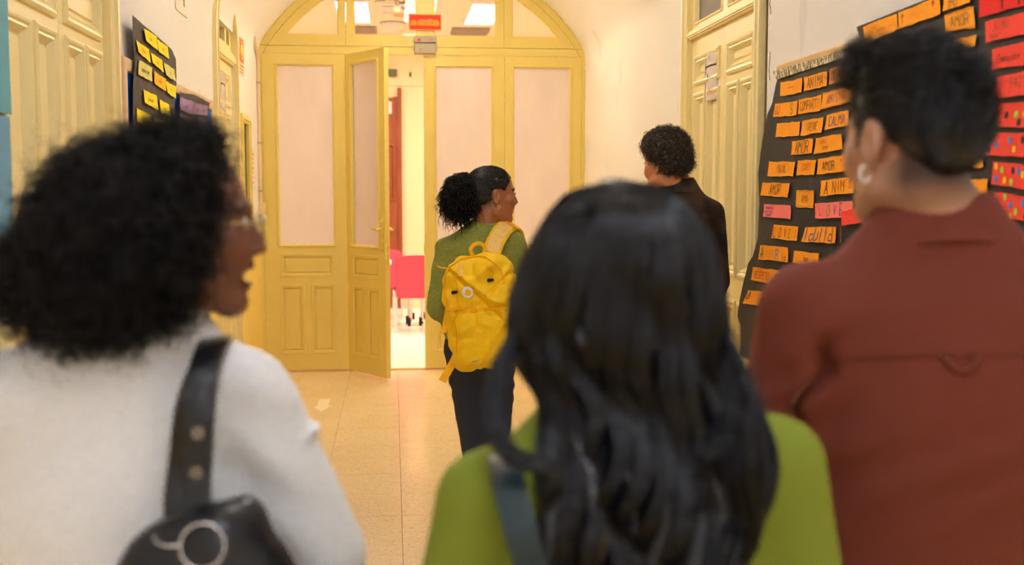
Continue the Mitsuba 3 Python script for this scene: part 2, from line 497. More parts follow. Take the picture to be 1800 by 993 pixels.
# floor slab and tiles
add('floor', boxm((XL - .3, Y0 - .2, -.12), (XR + .3, YB + .3, -.003)), M_GROUT, kind='structure', label='cream terrazzo tile floor of the corridor')
TS, TX0 = .405, .031
rngt = np.random.default_rng(5)
far_tiles = []
for i in range(-4, 6):
    for j in range(-15, 25):
        x0, x1 = max(TX0 + i * TS, XL), min(TX0 + (i + 1) * TS, XR)
        y1 = YB + .06 - .02 - (24 - j) * TS
        y0 = y1 - TS
        if x1 - x0 < .03 or y1 < Y0 + .2:
            continue
        g = .0011
        z = rngt.uniform(-.0004, .0004)
        b = bevel_box((x0 + g, y0 + g, -.006), (x1 - g, y1 - g, z), .0008)
        if y1 > 3.4:
            add('tile', b, M_TILE, parent='floor')
        else:
            far_tiles.append(b)
add('tile_rows', cat_(*far_tiles), M_TILE, parent='floor', kind='stuff')

# ---------------------------------------------------------------- panelled joinery
BOLECTION = [(-.012, 0), (-.012, .010), (.000, .016), (.008, .014), (.016, .007), (.024, .009), (.032, -.002), (.040, -.012), (.040, -.016), (-.004, -.016)]


def leaf_parts(plane, rect, panels, glass=(), thick=.042, w0=0.0, parent=None, mat=M_YELLOW, fine=1.0, pane=M_FROST, name='leaf', relief=1.0):
    """A joiner's door leaf: stiles and rails, a raised panel with mouldings in every panel opening, a pane in every glass opening."""
    u0, v0, u1, v1 = rect
    holes = [sbox(*r) for r in list(panels) + list(glass)]
    body = sbox(*rect)
    for h_ in holes:
        body = body.difference(h_)
    m = extrude(body, thick, w0 - thick)
    k = add(name, plane(m), mat, parent=parent)
    for r in panels:
        prof = [(d * fine, (h_ * fine * relief) + w0) for d, h_ in BOLECTION]
        add('moulding', plane(moulding(r, prof)), mat, parent=k)
        dp = .016 * (.4 + .6 * relief)
        back = boxm((r[0], r[1], w0 - thick + .004), (r[2], r[3], w0 - dp))
        i = .052 * fine
        if min(r[2] - r[0], r[3] - r[1]) > 2.6 * i:
            field = moulding((r[0] + i, r[1] + i, r[2] - i, r[3] - i), [(0, w0 - .017), (.012 * fine, w0 - .008), (.5 * (r[2] - r[0]) - i - .001, w0 - .008), (.5 * (r[2] - r[0]) - i - .001, w0 - .018)]) if r[3] - r[1] > r[2] - r[0] else None
            fld = bevel_box((r[0] + i, r[1] + i, w0 - .02), (r[2] - i, r[3] - i, w0 - dp * .5), .007 * relief)
            back = cat_(back, fld)
        add('panel', plane(back), mat, parent=k)
    for r in glass:
        add('moulding', plane(moulding(r, [(-.014, w0), (-.014, w0 + .008), (-.004, w0 + .011), (.006, w0 + .004), (.010, w0 - .012), (.010, w0 - .016), (-.002, w0 - .016)])), mat, parent=k)
        add('pane', plane(boxm((r[0] - .004, r[1] - .004, w0 - .024), (r[2] + .004, r[3] + .004, w0 - .0235))) if pane is None else
            plane(trimesh.Trimesh([(r[0] - .004, r[1] - .004, w0 - .024), (r[2] + .004, r[1] - .004, w0 - .024), (r[2] + .004, r[3] + .004, w0 - .024), (r[0] - .004, r[3] + .004, w0 - .024)], [[0, 1, 2], [0, 2, 3]])), pane, parent=k, label='ribbed frosted glass pane' if pane == M_FROST else 'glass pane')
    return k


def casing(plane, u0, u1, z1, wd, parent, mat=M_YELLOW, depth=.022, name='frame', base=0.0):
    """Moulded architrave around an opening, standing on the floor."""
    prof = [(0, depth), (wd * .35, depth), (wd * .42, depth + .008), (wd * .62, depth + .008), (wd * .7, depth - .004), (wd, depth - .008)]
    segs = []
    for k in range(len(prof) - 1):
        (a, h0), (b, h1) = prof[k], prof[k + 1]
        for q in ([(u0 - wd + a, base), (u0 - wd + b, base), (u0 - wd + b, z1 + wd - b), (u0 - wd + a, z1 + wd - a)],
                  [(u0 - wd + a, z1 + wd - a), (u0 - wd + b, z1 + wd - b), (u1 + wd - b, z1 + wd - b), (u1 + wd - a, z1 + wd - a)],
                  [(u1 + wd - a, z1 + wd - a), (u1 + wd - b, z1 + wd - b), (u1 + wd - b, base), (u1 + wd - a, base)]):
            hs = [h0, h1, h1, h0]
            top = np.array([(x, y, h_) for (x, y), h_ in zip(q, hs)])
            bot = np.array([(x, y, -.01) for x, y in q])
            segs.append(trimesh.convex.convex_hull(np.vstack([top, bot])))
    return add(name, plane(cat_(*segs)), mat, parent=parent)


# --- the arched door screen at the end
arch_out = Polygon(np.vstack([arc(AR - .004, math.pi - th, th, 60), [(XR - .004, 2.715), (XL + .004, 2.715)]]))
door = say(key('door_1'), 'yellow arched door screen with frosted panes at the end of the corridor', kind='structure')
fan = arch_out.difference(sbox(-9, 2.778, 9, 2.781))
inner = Polygon(np.vstack([arc(AR - .125, -.2, math.pi + .2, 80)]))
WINS = [(-2, -.443), (-.315, .219), (.359, .895), (1.033, 3)]
for a, b in WINS:
    fan = fan.difference(inner.intersection(sbox(a, 2.868, b, 4)))
for a in (-.382, .289, .964):
    fan = fan.difference(sbox(a - .0015, 2.781, a + .0015, 3.7))
fan = fan.difference(LineString(arc(AR - .062, .3, math.pi - .3)).buffer(.0015))
add('arch_frame', BACK(extrude(fan, .055, -.055)), M_YELLOW, parent=door)
for a, b in WINS:
    g = inner.buffer(.006).intersection(sbox(a - .006, 2.862, b + .006, 4))
    tri = trimesh.creation.triangulate_polygon(g, engine='earcut')
    add('pane', BACK(trimesh.Trimesh(np.c_[tri[0], np.full(len(tri[0]), -.03)], tri[1])), M_CLEAR, parent=door, label='clear pane of the arched fanlight')
    bead = inner.intersection(sbox(a, 2.868, b, 4))
    bead = bead.buffer(.002).difference(bead.buffer(-.010))
    add('glazing_bead', BACK(extrude(bead, .012, -.028)), M_YELLOW, parent=door)
# posts behind the leaves
for a, b in ((XL + .002, XL + .03), (XR - .03, XR - .002)):
    add('post', BACK(boxm((a, 0, -.055), (b, 2.716, .004))), M_YELLOW, parent=door)
GL = (1.092, 2.62)
LOW = [(.83, 1.018)], (.165, .752)


def door_leaf(plane, u0, u1, ga, gb, v1=2.708, v0=.016, parent=None, pane=M_FROST, name='leaf'):
    m = (ga + gb) / 2
    pans = [(ga + .012, .80 + .03, gb - .012, 1.018), (ga + .005, .165, m - .035, .752), (m + .035, .165, gb - .005, .752)]
    k = leaf_parts(plane, (u0, v0, u1, v1), pans, [(ga, GL[0], gb, GL[1])], parent=parent, fine=.62, pane=pane, name=name, relief=.55)
    return k


door_leaf(BACK, XL + .032, -.396, -.966, -.494, parent=door)
door_leaf(BACK, .272, .966, .372, .863, parent=door)
door_leaf(BACK, .970, XR - .032, 1.043, 1.545, parent=door)
for u, zz in ((-.394, 2.45), (-.394, .42), (.968, 2.45), (.968, 1.4), (.968, .42), (XR - .031, 2.45), (.270, 1.06)):
    hg = lathe([(0, -.05), (.006, -.05), (.007, -.046), (.007, .046), (.006, .05), (0, .05)], 10)
    hg.apply_transform(np.array([[1, 0, 0, u], [0, 0, -1, zz], [0, 1, 0, .006], [0, 0, 0, 1.0]]) @ np.array([[1, 0, 0, 0], [0, 1, 0, 0], [0, 0, 1, 0], [0, 0, 0, 1.0]]))
    hg2 = lathe([(0, -.05), (.006, -.05), (.007, -.046), (.007, .046), (.006, .05), (0, .05)], 10)
    hg2.apply_transform(np.array([[1, 0, 0, u], [0, 0, 1, zz], [0, -1, 0, .006], [0, 0, 0, 1.0]])[[0, 1, 2, 3]])
    cyl = trimesh.creation.cylinder(.0065, .09, sections=10)
    cyl.apply_transform(trimesh.transformations.rotation_matrix(math.pi / 2, [1, 0, 0]))
    cyl.apply_translation((u, zz, .005))
    add('hinge', BACK(cyl), M_YELLOW, parent=door)
add('added_stop', BACK(boxm((-.404, .016, -.060), (-.374, 2.708, -.044))), M_YELLOW, parent=door)  # strip added behind the hinge gap, blocks light from the room
add('sill', BACK(bevel_box((XL + .03, -.001, -.05), (XR - .03, .014, -.002), .004)), M_WOOD, parent=door, label='wooden threshold strip')
# open leaf: hinged at its left edge, swung into the corridor
hx, hy = -.390, YB - .012
ang = math.radians(58)
du = np.array([math.cos(ang), -math.sin(ang), 0])
dw = np.array([-math.sin(ang), -math.cos(ang), 0])
OPEN = Plane((hx, hy, 0), du, dw)
k2 = say(key('door_2'), 'open yellow door leaf with brass handle, swung into the corridor', kind='structure')
lw = .62
door_leaf(OPEN, .004, lw, .085, lw - .10, parent=k2)
lock = add('lock_plate', OPEN(bevel_box((lw - .062, 1.06, 0), (lw - .030, 1.32, .004), .001)), M_BRASS, parent=k2, label='brass lock plate')
lever = tube([(lw - .046, 1.245, .002), (lw - .046, 1.245, .045), (lw - .052, 1.245, .052), (lw - .09, 1.246, .054), (lw - .135, 1.250, .050)], [.008, .008, .009, .008, .006], 10)
add('handle', OPEN(lever), M_BRASS, parent=k2, label='brass lever handle', smooth=40)
lever2 = tube([(lw - .046, 1.245, -.044), (lw - .046, 1.245, -.085), (lw - .05, 1.245, -.094), (lw - .09, 1.246, -.096), (lw - .135, 1.250, -.092)], [.008, .008, .009, .008, .006], 10)
add('handle', OPEN(lever2), M_BRASS, parent=k2, label='brass lever handle', smooth=40)
add('lock_edge', OPEN(boxm((lw, .9, -.030), (lw + .002, 1.35, -.012))), M_BRASS, parent=k2)
add('threshold_glow_strip', OPEN(boxm((.01, .004, -.03), (lw - .01, .015, -.012))), M_WHITE, parent=k2, label='white draught strip') if False else None

# --- side doors


def side_door(name, plane, u0, u1, label, leaves, panes, lint=2.40, top=2.74, lh=.075, cas=.085, rec=-.07, mat=M_CREAMPAINT, pane=M_CLEAR):
    """Double or single panelled door in a moulded frame with a glazed light above; u runs to the right."""
    k = say(key(name), label, kind='structure')
    casing(plane, u0, u1, top, cas, k, mat=mat)
    # jamb lining
    for a, b in ((u0 - .02, u0 + .012), (u1 - .012, u1 + .02)):
        add('jamb', plane(boxm((a, 0, -.22), (b, top + .01, .012))), mat, parent=k)
    add('jamb', plane(boxm((u0, top - .012, -.22), (u1, top + .02, .012))), mat, parent=k)
    # lintel between door and light
    lin = cat_(boxm((u0, lint, -.20), (u1, lint + lh, .004)), boxm((u0, lint + .008, 0), (u1, lint + lh * .7, .014)), boxm((u0, lint + .016, 0), (u1, lint + lh * .5, .02)))
    add('lintel', plane(lin), mat, parent=k)
    for r, pans in leaves:
        leaf_parts(plane, r, pans, w0=rec, parent=k, mat=mat)
    # light above: sash with panes
    s0 = lint + lh
    sash = sbox(u0 + .012, s0, u1 - .012, top - .012)
    for r in panes:
        sash = sash.difference(sbox(*r))
    sh = add('sash', plane(extrude(sash, .04, rec - .04)), mat, parent=k)
    for r in panes:
        add('moulding', plane(moulding(r, [(-.01, rec), (-.006, rec + .009), (.004, rec + .004), (.010, rec - .016), (-.002, rec - .018)])), mat, parent=sh)
        add('pane', plane(trimesh.Trimesh([(r[0], r[1], rec - .02), (r[2], r[1], rec - .02), (r[2], r[3], rec - .02), (r[0], r[3], rec - .02)], [[0, 1, 2], [0, 2, 3]])), pane, parent=sh, label='glass pane')
    return k


def two_panel(u0, u1, v1=2.39, narrow=True, side=.055, gap=.05, tops=2.085):
    w_ = u1 - u0
    m = (u0 + u1) / 2
    g = gap / 2
    return [(u0 + side, 2.15, u1 - side, v1 - .10), (u0 + side, 1.14, m - g, tops), (m + g, 1.14, u1 - side, tops), (u0 + side, .24, m - g, 1.00), (m + g, .24, u1 - side, 1.00)]



# right wall: u = -y
RC = -.02
a0, a1, mid = -6.28, -5.07, -5.64
side_door('door_5', RIGHT, a0, a1, 'yellow panelled double door with a sign plate in the right wall',
          [((a0 + .014, .012, mid - .0015, 2.398), two_panel(a0 + .014, mid, side=.085)), ((mid + .0015, .012, a1 - .014, 2.398), two_panel(mid, a1 - .014, side=.075))],
          [(a0 + .085, 2.485, -5.70, 2.70), (-5.58, 2.485, a1 - .07, 2.70)], cas=.09, rec=RC, top=2.75, lh=.045, pane=M_FROST)
# left wall, nearer door: u = y
b0, b1, mid = 3.39, 4.68, 4.06
lv1 = [(3.49, 2.15, 4.00, 2.33), (3.49, 1.14, 3.722, 2.085), (3.785, 1.14, 4.00, 2.085), (3.49, .24, 3.722, 1.00), (3.785, .24, 4.00, 1.00)]
lv2 = [(4.13, 2.15, 4.60, 2.33), (4.13, 1.14, 4.345, 2.085), (4.39, 1.14, 4.60, 2.085), (4.13, .24, 4.345, 1.00), (4.39, .24, 4.60, 1.00)]
side_door('door_3', LEFT, b0, b1, 'yellow panelled double door in the left wall beside the blue pinboard',
          [((b0 + .014, .012, mid - .0015, 2.43), lv1), ((mid + .0015, .012, b1 - .014, 2.43), lv2)],
          [(b0 + .08, 2.60, 4.02, 2.71), (4.13, 2.60, b1 - .08, 2.71)], lint=2.435, cas=.10, rec=RC, top=2.765)
# left wall, far door with the arched light
c0, c1, cz = 7.40, 8.28, 2.52
k4 = say(key('door_4'), 'yellow panelled door with an arched light and a sign plate in the left wall', kind='structure')
cm = (c0 + c1) / 2


def arched(hw, rise, z0=0.0, cap=2.86):
    a_ = np.linspace(0, math.pi, 50)
    pg = Polygon(np.vstack([[(cm + hw, z0)], np.c_[cm + hw * np.cos(a_), cz + rise * np.sin(a_)], [(cm - hw, z0)]]))
    return pg.intersection(sbox(0, -1, 20, cap))


for o_, i_, dpt in ((.530, .440, .018), (.522, .480, .026), (.452, .440, .030)):
    add('frame', LEFT(extrude(arched(o_, o_ - .03).difference(arched(i_, i_ - .03, -.1, 2.87)), dpt + .20 if o_ == .53 else dpt, -.20 if o_ == .53 else 0)), M_CREAMPAINT, parent=k4)
lin = cat_(boxm((c0, 2.445, -.2), (c1, 2.52, .004)), boxm((c0, 2.457, 0), (c1, 2.50, .014)))
add('lintel', LEFT(lin), M_CREAMPAINT, parent=k4)
leaf_parts(LEFT, (c0 + .004, .012, c1 - .004, 2.44), two_panel(c0 + .004, c1 - .004, v1=2.46, side=.10, gap=.10), w0=RC, parent=k4, mat=M_CREAMPAINT)
sash = arched(.438, .408, 2.40).intersection(sbox(0, 2.52, 20, 3))
lights = [arched(.375, .345, 2.0).intersection(sbox(c0, 2.575, 7.50, 3)), arched(.375, .345, 2.0).intersection(sbox(7.56, 2.575, 7.99, 3)), arched(.375, .345, 2.0).intersection(sbox(8.06, 2.575, 9, 3))]
lights = [sbox(7.45, 2.575, 7.50, 2.72)] + lights[1:]
for g_ in lights:
    sash = sash.difference(g_)
sh4 = add('sash', LEFT(extrude(sash, .04, RC - .04)), M_CREAMPAINT, parent=k4)
M_SMOKE = bsdf('smoked_glass', matte((112, 98, 70), .12, .6))
for g_ in lights:
    add('pane', LEFT(extrude(g_.buffer(.004), .003, RC - .026)), M_SMOKE, parent=sh4, label='dim glass pane of the arched light')
# blind rooms behind the side doors
for nm, lo, hi in (('room_shell', (XL - .95, 3.2, 0), (XL - .90, 4.95, 2.9)), ('room_shell', (XL - .95, 7.2, 0), (XL - .90, 8.5, 2.9)), ('room_shell', (XR + .90, 4.9, 0), (XR + .95, 6.5, 2.9))):
    add(nm, boxm(lo, hi), M_CREAM, kind='structure', label='wall of the dim room behind a corridor door')
# shuttered window beyond the far door
kw = say(key('window_1'), 'small yellow framed window with a dark pane low in the left wall', kind='structure')
casing(LEFT, WIN_L[0] + .05, WIN_L[1] - .05, WIN_L[3] - .05, .06, kw, base=WIN_L[2] + .03)
add('sill', LEFT(bevel_box((WIN_L[0] - .02, WIN_L[2] - .03, -.05), (WIN_L[1] + .02, WIN_L[2] + .03, .03), .005)), M_YELLOW, parent=kw)
add('pane', LEFT(boxm((WIN_L[0] + .04, WIN_L[2] + .02, -.06), (WIN_L[1] - .04, WIN_L[3] - .04, -.05))), bsdf('dark_pane', matte((74, 62, 40), .15, .6)), parent=kw)
add('muntin', LEFT(boxm((8.745, WIN_L[2] + .02, -.05), (8.775, WIN_L[3] - .04, -.02))), M_YELLOW, parent=kw)

# ---------------------------------------------------------------- the bright room beyond the screen
RY0, RY1, RX0, RX1, RZ = YB + .27, 15.0, -3.9, 4.5, 3.60
add('floor_far_room', boxm((RX0, YB + .02, -.12), (RX1, RY1 + .2, -.002)), M_GROUT, kind='structure', label='pale tiled floor of the bright room')
M_RTILE = bsdf('pale_tile', surface(lambda p, n, uv: mix((.70, .64, .56), (.80, .75, .68), fbm(p.x * 6, p.y * 6)), rough=.25, spec=.5))
tl = []
for i in range(-3, 4):
    for j in range(13):
        x0, y0 = -.03 + i * .40, YB + .07 + j * .40
        tl.append(boxm((x0 + .0015, y0 + .0015, -.01), (x0 + .3985, y0 + .3985, .0)))
for nm_, sel in (('tile', [q for q in tl if -1.0 < q.centroid[0] < 1.0 and q.centroid[1] < 14.9]),):
    for q in sel:
        add(nm_, q, M_RTILE, parent='floor_far_room')
add('wall_far_room', boxm((RX0, RY1, 0), (RX1, RY1 + .2, RZ)), bsdf('plaster_buff', matte((246, 220, 172), .8, .2)), kind='structure', label='cream far wall of the bright room')
add('wall_far_room_left', boxm((RX0 - .2, YB + .2, 0), (RX0, RY1 + .2, RZ)), M_CREAM, kind='structure')
add('wall_far_room_right', boxm((RX1, YB + .2, 0), (RX1 + .2, RY1 + .2, RZ)), M_CREAM, kind='structure')
add('ceiling_far_room', boxm((RX0 - .2, YB + .2, RZ), (RX1 + .2, RY1 + .2, RZ + .2)), M_CREAM, kind='structure', label='white ceiling of the bright room')
add('trim_3', boxm((RX0, RY1 - .03, 2.94), (RX1, RY1, 3.0)), 'mat_plaster_buff', kind='structure', label='white rail along the far wall of the bright room')


def troffer(x, y, hx_, hy_, label, grp='ceiling lights of the bright room', z=RZ, emit=ROOM_LAMPS, yaw=0):
    t = thing('ceiling_light', label, 'ceiling light', grp)
    add('housing', cat_(boxm((x - hx_ - .02, y - hy_ - .02, z - .05), (x - hx_, y + hy_ + .02, z)), boxm((x + hx_, y - hy_ - .02, z - .05), (x + hx_ + .02, y + hy_ + .02, z)),
                        boxm((x - hx_, y - hy_ - .02, z - .05), (x + hx_, y - hy_, z)), boxm((x - hx_, y + hy_, z - .05), (x + hx_, y + hy_ + .02, z)), boxm((x - hx_, y - hy_, z - .012), (x + hx_, y + hy_, z))), M_WHITE, parent=t)
    for s in (-1, 1):
        x0, x1 = (x - hx_, x - .006) if s < 0 else (x + .006, x + hx_)
        p = trimesh.Trimesh([(x0, y - hy_, z - .035), (x1, y - hy_, z - .035), (x1, y + hy_, z - .035), (x0, y + hy_, z - .035)], [[0, 2, 1], [0, 3, 2]])
        add('diffuser', p, M_LAMP, parent=t, emit=emit)
    add('divider', boxm((x - .006, y - hy_, z - .045), (x + .006, y + hy_, z - .012)), M_WHITE, parent=t)
    return t


troffer(1.045, 12.9, .17, .72, 'white twin ceiling light panel at the right of the fanlight')
troffer(-.42, 12.9, .17, .72, 'white twin ceiling light panel at the left of the fanlight')
troffer(-2.3, 12.2, .3, .6, 'unseen white twin ceiling light panel in the left part of the bright room')  # out of view, lights the left of the room
troffer(2.9, 12.2, .3, .6, 'unseen white twin ceiling light panel in the right part of the bright room')  # out of view, lights the right of the room
troffer(.30, 10.9, .3, .3, 'unseen square ceiling light panel just past the door screen')  # unseen above the fanlight, lights the room behind the frosted panes
M_GRILLE = bsdf('grille_grey', matte((158, 142, 128), .6))
for x, lab in ((-.42, 'grey ceiling air grille beyond the left light panel'), (1.00, 'grey ceiling air grille beyond the right light panel')):
    t = thing('air_grille', lab, 'air vent', None)
    add('frame', boxm((x - .24, 14.2, RZ - .02), (x + .24, 14.78, RZ)), M_GRILLE, parent=t)
    for q in range(7):
        add('slat', boxm((x - .21, 14.25 + q * .075, RZ - .032), (x + .21, 14.275 + q * .075, RZ - .018)), M_GREY, parent=t)
bowl = thing('ceiling_lamp', 'round white bowl lamp on the ceiling seen through the fanlight', 'ceiling lamp')
b_ = lathe([(0, -.07), (.06, -.066), (.11, -.05), (.14, -.022), (.15, 0), (0, 0)], 28); b_.apply_translation((.02, 13.9, RZ - .02))
add('shade', b_, M_WHITE, parent=bowl, smooth=40)
rim_ = lathe([(0, 0), (.155, 0), (.16, .01), (.155, .02), (0, .02)], 28); rim_.apply_translation((.02, 13.9, RZ - .02))
add('rim', rim_, M_GREY, parent=bowl)
cas = thing('ceiling_cassette', 'white square air conditioning cassette on the ceiling behind the fanlight', 'air conditioner')
add('panel', bevel_box((-.14, 12.4, RZ - .03), (.12, 13.1, RZ), .01), M_WHITE, parent=cas)
for q in (12.5, 12.95):
    add('slot', boxm((-.10, q, RZ - .034), (.08, q + .04, RZ - .028)), M_GREY, parent=cas)
prj = thing('projector', 'tan boxed projector hung under the ceiling behind the exit board', 'projector')
add('body', bevel_box((.02, 11.5, RZ - .26), (.30, 11.8, RZ - .15), .015), bsdf('tan_plastic', matte((216, 182, 140), .5)), parent=prj)
add('mount', boxm((.13, 11.6, RZ - .16), (.19, 11.66, RZ)), M_WHITE, parent=prj)
rg = np.random.default_rng(3)
wires = []
for q in range(9):
    pts = np.array([(.16, 11.45, RZ - .17)]) + np.cumsum(rg.normal(0, .06, (7, 3)) * [1.2, .3, .35], 0) * .8
    pts[:, 2] = np.clip(pts[:, 2], RZ - .3, RZ - .02)
    wires.append(tube(spline(pts, 24), .0045, 5))
add('cable_tangle', cat_(*wires), INK['black'], parent=prj, kind='stuff', label='tangle of black cables')

# brown wardrobe door on the far wall
bd = say(key('door_6'), 'tall brown wooden door with a small window on the far wall of the bright room', kind='structure')
FARW = Plane((0, RY1, 0), (1, 0, 0), (0, -1, 0))
x0, x1, zt = -.62, .125, 2.88
top = Polygon([(x0, .02), (x1 - .05, .02), (x1 - .05, 2.80), (x1 - .15, 2.78), (x1 - .25, 2.84), (x0, 2.90)])
top = top.difference(sbox(-.15, 2.57, -.0, 2.74)).difference(sbox(-.22, 1.45, x1 - .11, 2.16))
add('leaf', FARW(extrude(top, .05, 0)), M_BROWN, parent=bd)
add('post', FARW(boxm((x1 - .05, .0, 0), (x1, zt + .03, .07))), M_BROWN, parent=bd)
add('panel', FARW(boxm((-.22, 1.45, .0), (x1 - .11, 2.16, .035))), M_BROWN, parent=bd)
add('moulding', FARW(moulding((-.22, 1.45, x1 - .11, 2.16), [(-.02, .05), (-.02, .065), (0, .07), (.02, .04), (0, .03)])), M_BROWN, parent=bd)
add('window', FARW(boxm((-.15, 2.57, .0), (0, 2.74, .02))), M_WHITE, parent=bd, label='small white window')
add('handle', FARW(tube([(.0, 1.05, .05), (0, 1.05, .10), (-.03, 1.05, .11), (-.10, 1.05, .11)], .012, 8)), M_BRASS, parent=bd, label='brass handle')
wb = thing('wall_box', 'small green and yellow box on the far wall high in the door gap', 'wall box')
add('case', FARW(bevel_box((-.04, 3.06, 0), (.07, 3.15, .08), .008)), bsdf('box_green', matte((96, 110, 80), .6)), parent=wb)
add('flap', FARW(bevel_box((-.10, 3.10, 0), (-.04, 3.18, .05), .006)), M_NOTE['gold'], parent=wb)
hk = thing('wall_hook', 'small dark hook on the far wall to the right of the green box', 'hook')
add('plate', FARW(bevel_box((.235, 3.06, 0), (.255, 3.12, .02), .004)), INK['black'], parent=hk)

# chairs and table
M_ROSE = bsdf('rose_fabric', surface(lambda p, n, uv: mi.Color3f(.86, .095, .16) * (.92 + .16 * noise(p.x * 160, p.y * 160, p.z * 160)), rough=.8, spec=.2, sheen=.4))
M_LEG = bsdf('white_metal', matte((240, 226, 214), .35, .5))


def chair(x, y, yaw, label):
    t = thing('chair', label, 'chair', 'red chairs in the bright room')
    R_ = trimesh.transformations.rotation_matrix(yaw, [0, 0, 1]); R_[:3, 3] = (x, y, 0)
    def put(n, m, mat, **k):
        m = m.copy(); m.apply_transform(R_); add(n, m, mat, parent=t, **k)
    # upholstered back: layered slab with a bowed top edge
    bk = sbox(-.225, .385, .225, .82).buffer(-.045).buffer(.045, quad_segs=6).union(Polygon([(u, .80 + .058 * math.sqrt(max(0, 1 - (u / .222) ** 2)) ** .6) for u in np.linspace(-.222, .222, 33)]))
    bk = saff.scale(bk, 1.0, 1.0)
    bm = cat_(*[extrude(bk.buffer(-e_), .012, z_) for e_, z_ in ((.010, -.024), (.002, -.012), (0, 0), (.003, .012), (.012, .022))])
    bm.apply_transform(np.array([[1, 0, 0, 0], [0, 0, -1, -.26], [0, 1, 0, 0], [0, 0, 0, 1.0]]))
    put('backrest', bm, M_ROSE)
    put('seat', trimesh.convex.convex_hull(np.vstack([bevel_box((-.23, -.22, .42), (.23, .24, .475), .025).vertices])), M_ROSE, smooth=40)
    for sx in (-1, 1):
        put('leg', tube([(sx * .235, -.235, 0), (sx * .225, -.235, .42)], .013, 8), M_LEG)
        put('leg', tube([(sx * .235, .22, 0), (sx * .225, .22, .43)], .013, 8), M_LEG)
        put('rail', tube([(sx * .228, -.235, .43), (sx * .228, .22, .43)], .011, 6), M_LEG)
        put('back_post', tube([(sx * .20, -.235, .43), (sx * .20, -.27, .70)], .011, 6), M_LEG)
    return t


chair(.24, 12.55, .04, 'red chair standing in the door gap, seen from behind')
chair(-.16, 13.85, .15, 'red chair half hidden behind the table, farther than the other red chair')
tb = thing('table', 'white topped table with pale metal legs behind the open door leaf', 'table')
add('tabletop', bevel_box((-1.25, 12.84, .715), (-.02, 13.4, .745), .006), M_WHITE, parent=tb)
for x in (-1.2, -.06):
    for y in (12.88, 13.35):
        add('leg', tube([(x, y, 0), (x, y, .715)], .022, 10), M_LEG, parent=tb)
# castor trolley under the chair: dark knobbly castors
tr = thing('trolley', 'low dark castored stand between the red chair legs', 'trolley')
for q, (x, y) in enumerate(((.20, 12.95), (.33, 12.98), (.18, 13.15), (.35, 13.2))):
    add('post', tube([(x, y, .05), (x, y, .40)], .018, 8), M_LEG, parent=tr)
    cst = trimesh.creation.cylinder(.05, .035, sections=14); cst.apply_transform(trimesh.transformations.rotation_matrix(math.pi / 2, [0, 1, 0])); cst.apply_translation((x - .02, y, .05))
    add('castor', cst, INK['black'], parent=tr)
    cst = trimesh.creation.cylinder(.04, .035, sections=14); cst.apply_transform(trimesh.transformations.rotation_matrix(math.pi / 2, [0, 1, 0])); cst.apply_translation((x + .025, y + .04, .11))
    add('castor', cst, INK['black'], parent=tr)
add('shelf', boxm((.14, 12.92, .38), (.40, 13.24, .40)), M_LEG, parent=tr)

# ---------------------------------------------------------------- corridor lamps, all out of view overhead or behind the camera
ordn = ['nearest the door screen', 'second from the door screen', 'over the middle of the corridor', 'over the viewer', 'behind the viewer', 'nearest the end wall']
for (x, y, z, ax_, ay_, rad), o_ in zip(UNSEEN_LAMPS, ordn):
    t = thing('unseen_corridor_lamp', 'long white unseen corridor ceiling lamp ' + o_, 'ceiling lamp')
    add('housing', cat_(bevel_box((x - ax_, y - ay_, z), (x + ax_, y + ay_, z + .06), .01), boxm((x - .03, y - .05, z + .05), (x + .03, y + .05, 3.553))), M_WHITE, parent=t)
    p = boxm((x - ax_ + .004, y - ay_ + .004, z - .085), (x + ax_ - .004, y + ay_ - .004, z - .002))  # sides emit too, to brighten the upper walls
    add('diffuser', p, M_LAMP, parent=t, emit=rad)
# ---------------------------------------------------------------- boards, papers, notes, signs
def wl(px, py, w=0.0):          # left wall (u, v)
    q = at(px, py, 0, XL + w)
    return q[1], q[2]


def wr(px, py, w=0.0):          # right wall (u, v)
    q = at(px, py, 0, XR - w)
    return -q[1], q[2]


def sheet(poly, lift, thick=.0006, wave=.0, seed=0, step=.05):
    """A sheet of paper: the outline filled with a fine net, gently buckled; real thickness."""
    poly = poly.segmentize(step)
    mn = poly.bounds
    gx, gy = np.arange(mn[0], mn[2], step), np.arange(mn[1], mn[3], step)
    X, Y = np.meshgrid(gx, gy)
    rg = np.random.default_rng(seed)
    pts = np.c_[X.ravel(), Y.ravel()] + rg.uniform(-.2, .2, (X.size, 2)) * step
    ins = poly.buffer(-step * .35)
    keep = shapely.contains_xy(ins, pts[:, 0], pts[:, 1])
    edge = np.array(poly.exterior.coords)[:-1]
    P = np.vstack([edge, pts[keep]])
    from scipy.spatial import Delaunay
    tri = Delaunay(P).simplices
    c = P[tri].mean(1)
    tri = tri[shapely.contains_xy(poly.buffer(1e-6), c[:, 0], c[:, 1])]
    a = P[tri]
    area = (a[:, 1, 0] - a[:, 0, 0]) * (a[:, 2, 1] - a[:, 0, 1]) - (a[:, 2, 0] - a[:, 0, 0]) * (a[:, 1, 1] - a[:, 0, 1])
    tri = np.where((area > 0)[:, None], tri, tri[:, ::-1])[np.abs(area) > 1e-9]
    h = lift(P) if callable(lift) else np.full(len(P), lift)
    h = h + wave * meshkit.noise(np.c_[P * 6, np.full(len(P), seed)], seed)
    n = len(P)
    V = np.vstack([np.c_[P, h + thick], np.c_[P, h]])
    ne = len(edge)
    e = np.arange(ne)
    f = (e + 1) % ne
    ccw = poly.exterior.is_ccw
    S = np.vstack([np.c_[e + n, f + n, f], np.c_[e + n, f, e]])
    if not ccw:
        S = S[:, ::-1]
    return trimesh.Trimesh(V, np.vstack([tri, tri[:, ::-1] + n, S]), process=False)


